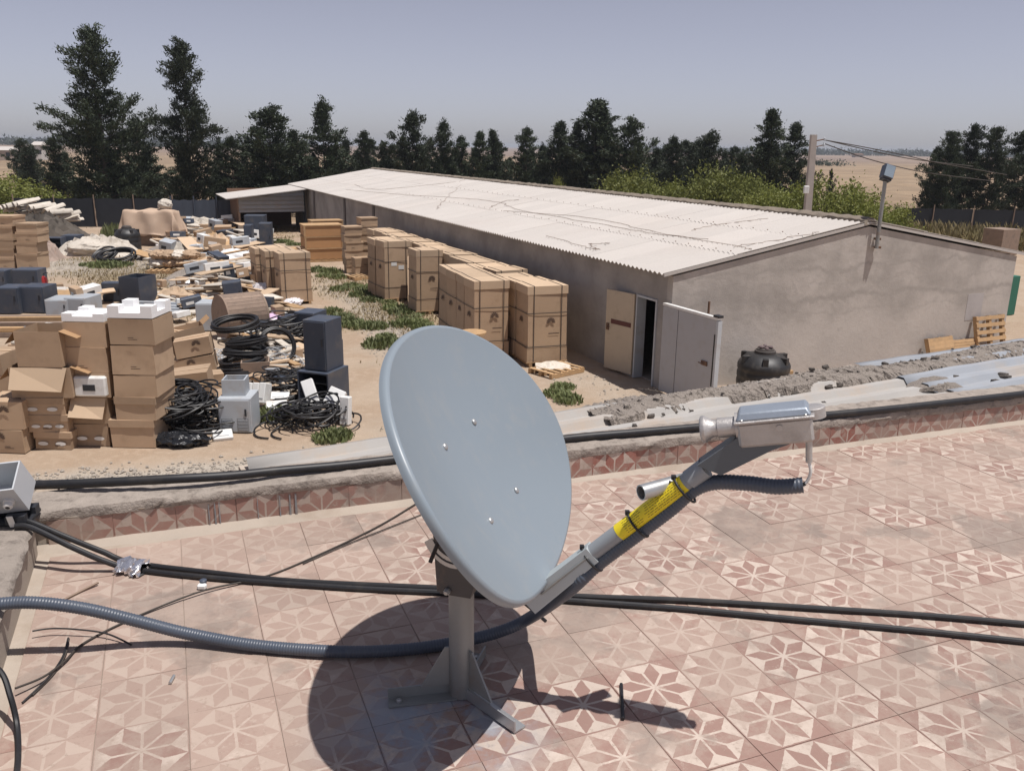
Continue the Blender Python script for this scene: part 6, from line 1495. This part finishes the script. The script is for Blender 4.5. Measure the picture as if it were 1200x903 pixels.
for k in range(42): trees.append((285 + k * 14.8 + r4.uniform(-6, 6), r4.uniform(160, 184), r4.uniform(79, 88), r4.choice(('mid1', 'mid3', 'mid2')), r4.uniform(.9, 1.3), 'low dark conifer in the rear belt behind the warehouse trees'))
for k in range(6): trees.append((30 + k * 45 + r4.uniform(-9, 9), r4.uniform(168, 182), r4.uniform(70, 76), r4.choice(('mid1', 'mid2')), r4.uniform(1.1, 1.4), 'low dark conifer in the rear belt behind the net fence'))
for k, (x, yt, Y, kd, wf, lb_) in enumerate(trees):
    H, trm, crm = var(kd); p = ap(x, yt, Y); sc_ = p.z / H * .955; t = thing('conifer_tree', lb_, 'tree', (p.x, Y, 0), U(0, 6.28), 'dark conifers around the yard')
    for nm, me in (('trunk', trm), ('crown', crm)):
        o = link(bpy.data.objects.new(nm, me)); o.parent = t; w_ = sc_ * wf if sc_ * wf < 1.6 else 1.6; o.scale = (w_, w_, sc_)
def bush_mesh(seed, rx, ry, h, n, leaf, mat):
    rs = np.random.RandomState(seed); cen = []
    while len(cen) < n:
        q = rs.uniform(-1, 1, 3); q[2] = abs(q[2]); r_ = np.linalg.norm(q); lim = .8 + .2 * math.sin(5 * math.atan2(q[1], q[0]) + seed) * (1 - q[2]) + .12 * math.sin(9 * q[0] + 7 * q[2])
        if .45 < r_ < lim: cen.append((q[0] * rx, q[1] * ry, q[2] * h))
    v, f = leaves_np(np.array(cen), leaf, 34, leaf * 1.3, rs); return leaf_mesh('foliage', v, f, mat)
bm1 = [bush_mesh(200 + k, 2.2, 2.0, 2.4, 420, .13, M['bush']) for k in range(3)]
stm = MB()
for k in range(5): a = k * 1.3; stm.tube([(0, 0, -.1), (.5 * math.cos(a), .5 * math.sin(a), .8), (1.0 * math.cos(a), 1.0 * math.sin(a), 1.5)], [.06, .04, .015], 5)
stem_me = stm.mesh('stem', M['bark'])
bushes = [(740, 199, 58, 1.15, 'yellow green bush behind the ridge beside the round headed conifer'), (655, 208, 60, .35, 'tiny green bush showing above the ridge'), (800, 210, 56, .9, 'green bush between the yellow green one and the large one'), (840, 195, 54, 1.2, 'large green bush behind the ridge'), (880, 206, 52, 1.0, 'green bush before the utility pole'), (925, 215, 50, 1.0, 'green bush at the foot of the utility pole'), (975, 208, 48, 1.15, 'leafy green bush just beyond the utility pole'), (1010, 224, 46, 1.0, 'green bush beside the flood lamp post'), (1040, 236, 44, .8, 'low green bush behind the flood lamp post'), (8, 206, 56, 1.35, 'rounded green bush at the end of the net fence'), (770, 214, 57, .7, 'low green bush at the ridge by the yellow green one'), (900, 222, 49, .9, 'low green bush close under the utility pole')]
for k, (x, yt, Y, wf, lb_) in enumerate(bushes):
    p = ap(x, yt, Y); t = thing('bush', lb_, 'bush', (p.x, Y, 0), U(0, 6), 'green bushes'); sc_ = p.z / 2.4
    o = link(bpy.data.objects.new('foliage', bm1[k % 3])); o.parent = t; o.scale = (wf * 1.3, wf * 1.3, sc_ * 1.08)
    o = link(bpy.data.objects.new('stem', stem_me)); o.parent = t; o.scale = (wf * .6, wf * .6, sc_)
# weeds in the yard
def weed_mesh(seed, n, r_, h, mat):
    rs = np.random.RandomState(seed); a = rs.uniform(0, 6.28, n); d = r_ * np.sqrt(rs.uniform(0, 1, n)); bx, by = d * np.cos(a), d * np.sin(a); hh_ = h * rs.uniform(.5, 1.1, n) * (1 - .5 * (d / r_) ** 2)
    t = rs.uniform(0, 6.28, n); w = rs.uniform(.02, .05, n); ln = rs.uniform(.1, .6, n) * hh_; dx, dy = np.cos(t), np.sin(t)
    v = np.stack([np.stack([bx - dy * w * .5, by + dx * w * .5, np.zeros(n)], 1), np.stack([bx + dy * w * .5, by - dx * w * .5, np.zeros(n)], 1), np.stack([bx + dx * ln * .6 + dy * w, by + dy * ln * .6 - dx * w, hh_ * .7], 1), np.stack([bx + dx * ln, by + dy * ln, hh_], 1)], 1).reshape(-1, 3)
    return leaf_mesh('weed_clump', v, np.arange(n * 4).reshape(-1, 4), mat)
wm = [weed_mesh(300 + k, 260, .38, .26, M['weed']) for k in range(4)]
wspots = [(432, 338, 1.1), (424, 341, 1.0), (440, 345, 1.0), (447, 351, 1.0), (412, 336, .8), (420, 347, .8), (437, 352, .9), (399, 340, .8), (470, 368, 1.1), (478, 374, 1.1), (488, 380, 1.0), (462, 362, .9), (484, 369, .9), (455, 356, .8), (474, 381, .9), (496, 386, .8),
          (398, 372, 1.0), (410, 378, 1.0), (390, 366, .8), (424, 383, 1.0), (402, 382, .7), (440, 384, .8), (452, 395, .8), (447, 405, 1.0), (456, 402, .7), (660, 454, .8), (666, 470, .9), (652, 462, .7), (388, 514, .7), (396, 512, .6), (310, 284, 1.2), (322, 284, 1.2), (334, 284, 1.2), (300, 288, 1.0), (345, 287, 1.0),
          (325, 482, .7), (318, 490, .7), (332, 488, .6), (340, 380, .7), (330, 372, .7), (105, 311, 1.0), (118, 313, 1.2), (132, 313, 1.2), (145, 311, 1.0), (345, 320, .8), (388, 320, .9), (396, 326, .8), (135, 275, 1.4), (137, 285, 1.5), (130, 280, 1.4), (90, 296, .8), (98, 297, .8), (372, 318, .9), (380, 324, .8)]
for k, (x, y, s) in enumerate(wspots):
    o = link(bpy.data.objects.new('weed_clump', wm[k % 4])); o.location = gp(x, y); s *= U(.8, 1.25); tall = 2.6 if (x, y) in ((135, 275), (137, 285), (130, 280)) else U(.6, 1.1); o.scale = (s * 1.15, s * 1.15, s * tall); o.rotation_euler = (0, 0, U(0, 6)); wz = 'by the rubble pallet near the doorway' if x > 640 else 'before the open shed' if 295 <= x <= 350 and y < 300 else 'on the gravel by the hose coil' if x < 150 else 'along the track below the carton columns' if x > 370 and y < 358 else 'in the strip beside the tall cartons' if x > 450 else 'on the bare track beside the stacked cabinets' if y < 430 else 'in front of the cable heap' if x > 360 else 'beside the white units'; tag(o, 'clump of green weeds ' + wz, 'weeds', 'weeds ' + wz)
# dry grass spread over the yard (one mass)
rs = np.random.RandomState(77); mask = np.clip(gras - .15, 0, 1) * (GY < 60) * (GY > 10) * (np.abs(GX + 9) < 33); w_ = mask.reshape(-1); w_ = w_ / w_.sum()
idx = rs.choice(len(w_), 9000, p=w_); bx = GX.reshape(-1)[idx] + rs.uniform(-.2, .2, 9000); by = GY.reshape(-1)[idx] + rs.uniform(-.2, .2, 9000)
t = rs.uniform(0, 6.28, 9000); w = rs.uniform(.012, .03, 9000); hh_ = rs.uniform(.03, .13, 9000); dx, dy = np.cos(t), np.sin(t); z0 = np.full(9000, -.02)
v = np.stack([np.stack([bx - dy * w, by + dx * w, z0], 1), np.stack([bx + dy * w, by - dx * w, z0], 1), np.stack([bx + dx * hh_ * .5 + dy * w * .5, by + dy * hh_ * .5 - dx * w * .5, hh_ * .8], 1), np.stack([bx + dx * hh_ * .7, by + dy * hh_ * .7, hh_], 1)], 1).reshape(-1, 3)
o = link(bpy.data.objects.new('dry_grass', leaf_mesh('dry_grass', v, np.arange(36000).reshape(-1, 4), M['straw']))); stuff(o); tag(o, 'sparse dry grass scattered over the yard', 'grass')
# loose gravel
gs2 = MB(); rs = np.random.RandomState(78); mask = np.clip(grav - .25, 0, 1) * (GY < 40) * (GY > 10) * (np.abs(GX + 3) < 26); w_ = (mask / np.maximum(GY, 8)).reshape(-1); w_ = w_ / w_.sum(); idx = rs.choice(len(w_), 7000, p=w_)
gv = []; gf = []
octv = np.array([(1, 0, 0), (0, 1, 0), (-1, 0, 0), (0, -1, 0), (0, 0, .7), (0, 0, -.5)], float); octf = [(0, 1, 4), (1, 2, 4), (2, 3, 4), (3, 0, 4)]
for q, i in enumerate(idx):
    s = rs.uniform(.012, .045); c = np.array([GX.flat[i] + rs.uniform(-.25, .25), GY.flat[i] + rs.uniform(-.25, .25), s * .1]); gv += (octv * s * rs.uniform(.6, 1.2, (6, 1)) + c).tolist(); gf += [tuple(6 * q + a for a in f) for f in octf]
gs2.add(gv, gf); stuff(tag(gs2.build('gravel', pm('gravel_stone', (.33, .29, .245), .95, var=.35, scale=30, bump=0, rnd=0), None, smooth=False), 'loose pale gravel strewn over the yard', 'gravel'))
# dried maize rows behind the gable
mz = MB(); rs = np.random.RandomState(79); vs = []; n_ = 2600
xs = rs.uniform(0, 1, n_); A0, A1 = gp(1040, 285), gp(1300, 300); dep = rs.uniform(0, 9, n_)
bx = A0.x + (A1.x - A0.x) * xs; by = A0.y + (A1.y - A0.y) * xs + dep - 1; t = rs.uniform(0, 6.28, n_); hh_ = rs.uniform(.4, 1.15, n_); w = rs.uniform(.03, .07, n_); dx, dy = np.cos(t), np.sin(t); ln = rs.uniform(.05, .5, n_)
v = np.stack([np.stack([bx - dy * w, by + dx * w, np.zeros(n_)], 1), np.stack([bx + dy * w, by - dx * w, np.zeros(n_)], 1), np.stack([bx + dx * ln * .5 + dy * w, by + dy * ln * .5 - dx * w, hh_ * .75], 1), np.stack([bx + dx * ln, by + dy * ln, hh_], 1)], 1).reshape(-1, 3)
o = link(bpy.data.objects.new('dried_maize', leaf_mesh('dried_maize', v, np.arange(n_ * 4).reshape(-1, 4), M['maize']))); stuff(o); tag(o, 'dried maize stand beyond the warehouse gable', 'crop')
block('brown_hut', 'low brown hut among the dried maize', 'hut', ap(1172, 285, 46) * 1, .4, 1.3, 1.2, 1.35, M['drumwood']).location.z = 0
# far wood on the horizon
def treeline(name, Y, x0, x1, hgt, step, seed, label, mat):
    rs = np.random.RandomState(seed); cen = []; x = x0
    while x < x1:
        h = hgt * rs.uniform(.4, 1.0); k = int(6 + h)
        for q in range(k): cen.append((x + rs.uniform(-.5, .5) * h, Y + rs.uniform(-20, 20), h * rs.uniform(.05, .9)))
        x += step * rs.uniform(.5, 1.6)
    v, f = leaves_np(np.array(cen), hgt * .45, 7, hgt * .22, rs); o = link(bpy.data.objects.new(name, leaf_mesh(name, v, f, mat))); stuff(o); tag(o, label, 'wood')
treeline('far_wood', 900, -700, -250, 8, 6, 401, 'far wood along the horizon beyond the net fence', M['conifer'])
treeline('far_wood', 1300, -1000, -300, 9, 7, 405, 'farther wood on the horizon behind the far houses', M['conifer'])
treeline('far_wood', 1150, 150, 900, 8, 8, 402, 'far wood along the horizon beyond the golden field', M['conifer'])
treeline('far_wood', 1700, 200, 1200, 10, 11, 403, 'farthest pale wood on the horizon', M['conifer'])
treeline('hedge', 330, 92, 122, 2.2, 1.2, 404, 'short dark hedge out in the field', M['conifer'])
# far houses
def house(label, x, y, Y, wpx, hpx, col, roof):
    p = ap(x, y, Y); s = Y / FPX; t = thing('far_house', label, 'house', (p.x, Y, 0), .2, 'far houses'); w, h = wpx * s, max(2.5, p.z)
    MB().b0(-w / 2, w / 2, -3, 3, 0, h).build('wall', pm('far_wall', col, .9, bump=0), t, smooth=False)
    r_ = MB(); r_.hexa([(-w / 2 - .3, -3.3, h), (w / 2 + .3, -3.3, h), (w / 2 + .3, 3.3, h), (-w / 2 - .3, 3.3, h), (-w / 2, -.3, h + .9), (w / 2, -.3, h + .9), (w / 2, .3, h + .9), (-w / 2, .3, h + .9)]); r_.build('roof', roof, t, smooth=False)
    for k in range(2): MB().b0(-w * .3 + k * w * .4, -w * .3 + k * w * .4 + 1, -3.03, -3.001, h * .4, h * .4 + 1).build('window', M['slate_dk'], t, smooth=False)
house('low far house with a pale roof on the plain', 8, 176, 230, 28, 8, (.4, .33, .28), M['roof'])
house('small white far house beside the conifers', 46, 170, 240, 9, 8, (.6, .58, .55), M['roof'])
house('tiny far farm house on the field horizon', 1005, 184, 800, 10, 3, (.35, .3, .27), M['rust'])
# ------------------------------------------------------------------ utility pole, wires and flood lamp
Yp = 38.0; tp_ = ap(953.5, 158, Yp); bp_ = ap(946, 250, Yp); dirp = (tp_ - bp_); k = bp_.z / -dirp.z; base = bp_ + dirp * k
up_ = thing('utility_pole', 'grey concrete utility pole leaning behind the roof ridge', 'pole', base)
pl_ = MB(); n4 = [(-1, -1), (1, -1), (1, 1), (-1, 1)]; b0_, t0_ = .16, .12
pl_.hexa([Vector((sx * b0_, sy * b0_, -.3)) for sx, sy in n4] + [(tp_ - base) + Vector((sx * t0_, sy * t0_, 0)) for sx, sy in n4]); pl_.build('shaft', pm('pole_concrete', (.36, .32, .29), .95, var=.15, bump=.3), up_, smooth=False)
hw = MB(); q = tp_ - base; hw.tube([q + Vector((.1, -.1, -.25)), q + Vector((.45, -.1, -.18))], .025, 6); hw.tube([q + Vector((.1, -.1, -.5)), q + Vector((.42, -.1, -.42))], .02, 6); hw.build('bracket', M['rust'], up_)
for dz in (-.18, -.42): MB().lathe([(.03, -.06), (.05, -.04), (.05, .0), (.03, .02), (.045, .05), (.02, .08)], 10, q + Vector((.45, -.1, dz))).build('insulator', M['grey'], up_)
bxp = ap(944, 222, Yp) - base; MB().rbox(bxp + Vector((-.05, -.24, 0)), (.22, .14, .32), .02).build('junction_box', M['white'], up_)
for pts_, lb_ in ((((965, 164, 38), (1010, 172, 39), (1060, 182, 41), (1100, 191, 43), (1180, 205, 47)), 'upper overhead wire running from the pole toward the pine grove'), (((965, 168, 38), (1010, 184, 39), (1050, 195, 41), (1090, 203, 43), (1160, 212, 47)), 'lower overhead wire sagging from the pole'), (((966, 164, 38), (1040, 181, 40), (1080, 188, 42), (1140, 195, 46)), 'third overhead wire close under the upper one')):
    pp = catmull([ap(x, y, Y) for x, y, Y in pts_], 6); o = MB().tube(pp, .022, 5).build('overhead_wire', M['wire'], None, origin=pp[0]); o.location = pp[0]; tag(o, lb_, 'wire')
fg = WF(WID / 2 + .12, -.12); Yl = fg.y
l0, l1 = ap(1027, 291, Yl), ap(1037.5, 211, Yl)
fl_ = thing('flood_lamp', 'grey flood lamp on a thin pole at the gable peak', 'lamp', l0)
MB().tube([Vector((0, 0, 0)), l1 - l0], .045, 10).build('pole', M['mast'], fl_)
ctr = ap(1040, 202, Yl) - l0; ML = Matrix.Rotation(R(18), 3, 'Y') @ Matrix.Rotation(R(-20), 3, 'X')
MB().rbox(ctr, (.27, .20, .34), .03, ML).build('lamp_housing', M['slate'], fl_)
MB().box(ctr + ML @ Vector((0, -.105, -.0)), (.22, .01, .28), ML).build('glass', pm('lamp_glass', (.22, .27, .32), .15, bump=0), fl_, smooth=False)
MB().box(ctr + ML @ Vector((0, 0, -.19)), (.22, .16, .03), ML).build('lamp_base', M['slate_dk'], fl_, smooth=False)
MB().box(Vector((.02, .06, .22)), (.12, .14, .05)).build('wall_bracket', M['rust'], fl_, smooth=False); MB().box(Vector((.05, .06, .02)), (.12, .14, .05)).build('wall_bracket', M['rust'], fl_, smooth=False)

# ------------------------------------------------------------------ air
HZ = float(max(abs(gx).max(), abs(gy).max())) + 200.0
hz = MB(); hz.b0(-HZ, HZ, -HZ, HZ, -1.2, 16.0)
hm = bpy.data.materials.new('pale_haze'); hm.use_nodes = True
for n in list(hm.node_tree.nodes): hm.node_tree.nodes.remove(n)
_o = hm.node_tree.nodes.new('ShaderNodeOutputMaterial'); _v = hm.node_tree.nodes.new('ShaderNodeVolumePrincipled')
_v.inputs['Color'].default_value = (.80, .86, .95, 1); _v.inputs['Density'].default_value = .00030; _v.inputs['Anisotropy'].default_value = .2
hm.node_tree.links.new(_v.outputs[0], _o.inputs['Volume'])
stuff(tag(hz.build('haze', hm, None, smooth=False), 'thin pale haze over the plain', 'haze'))
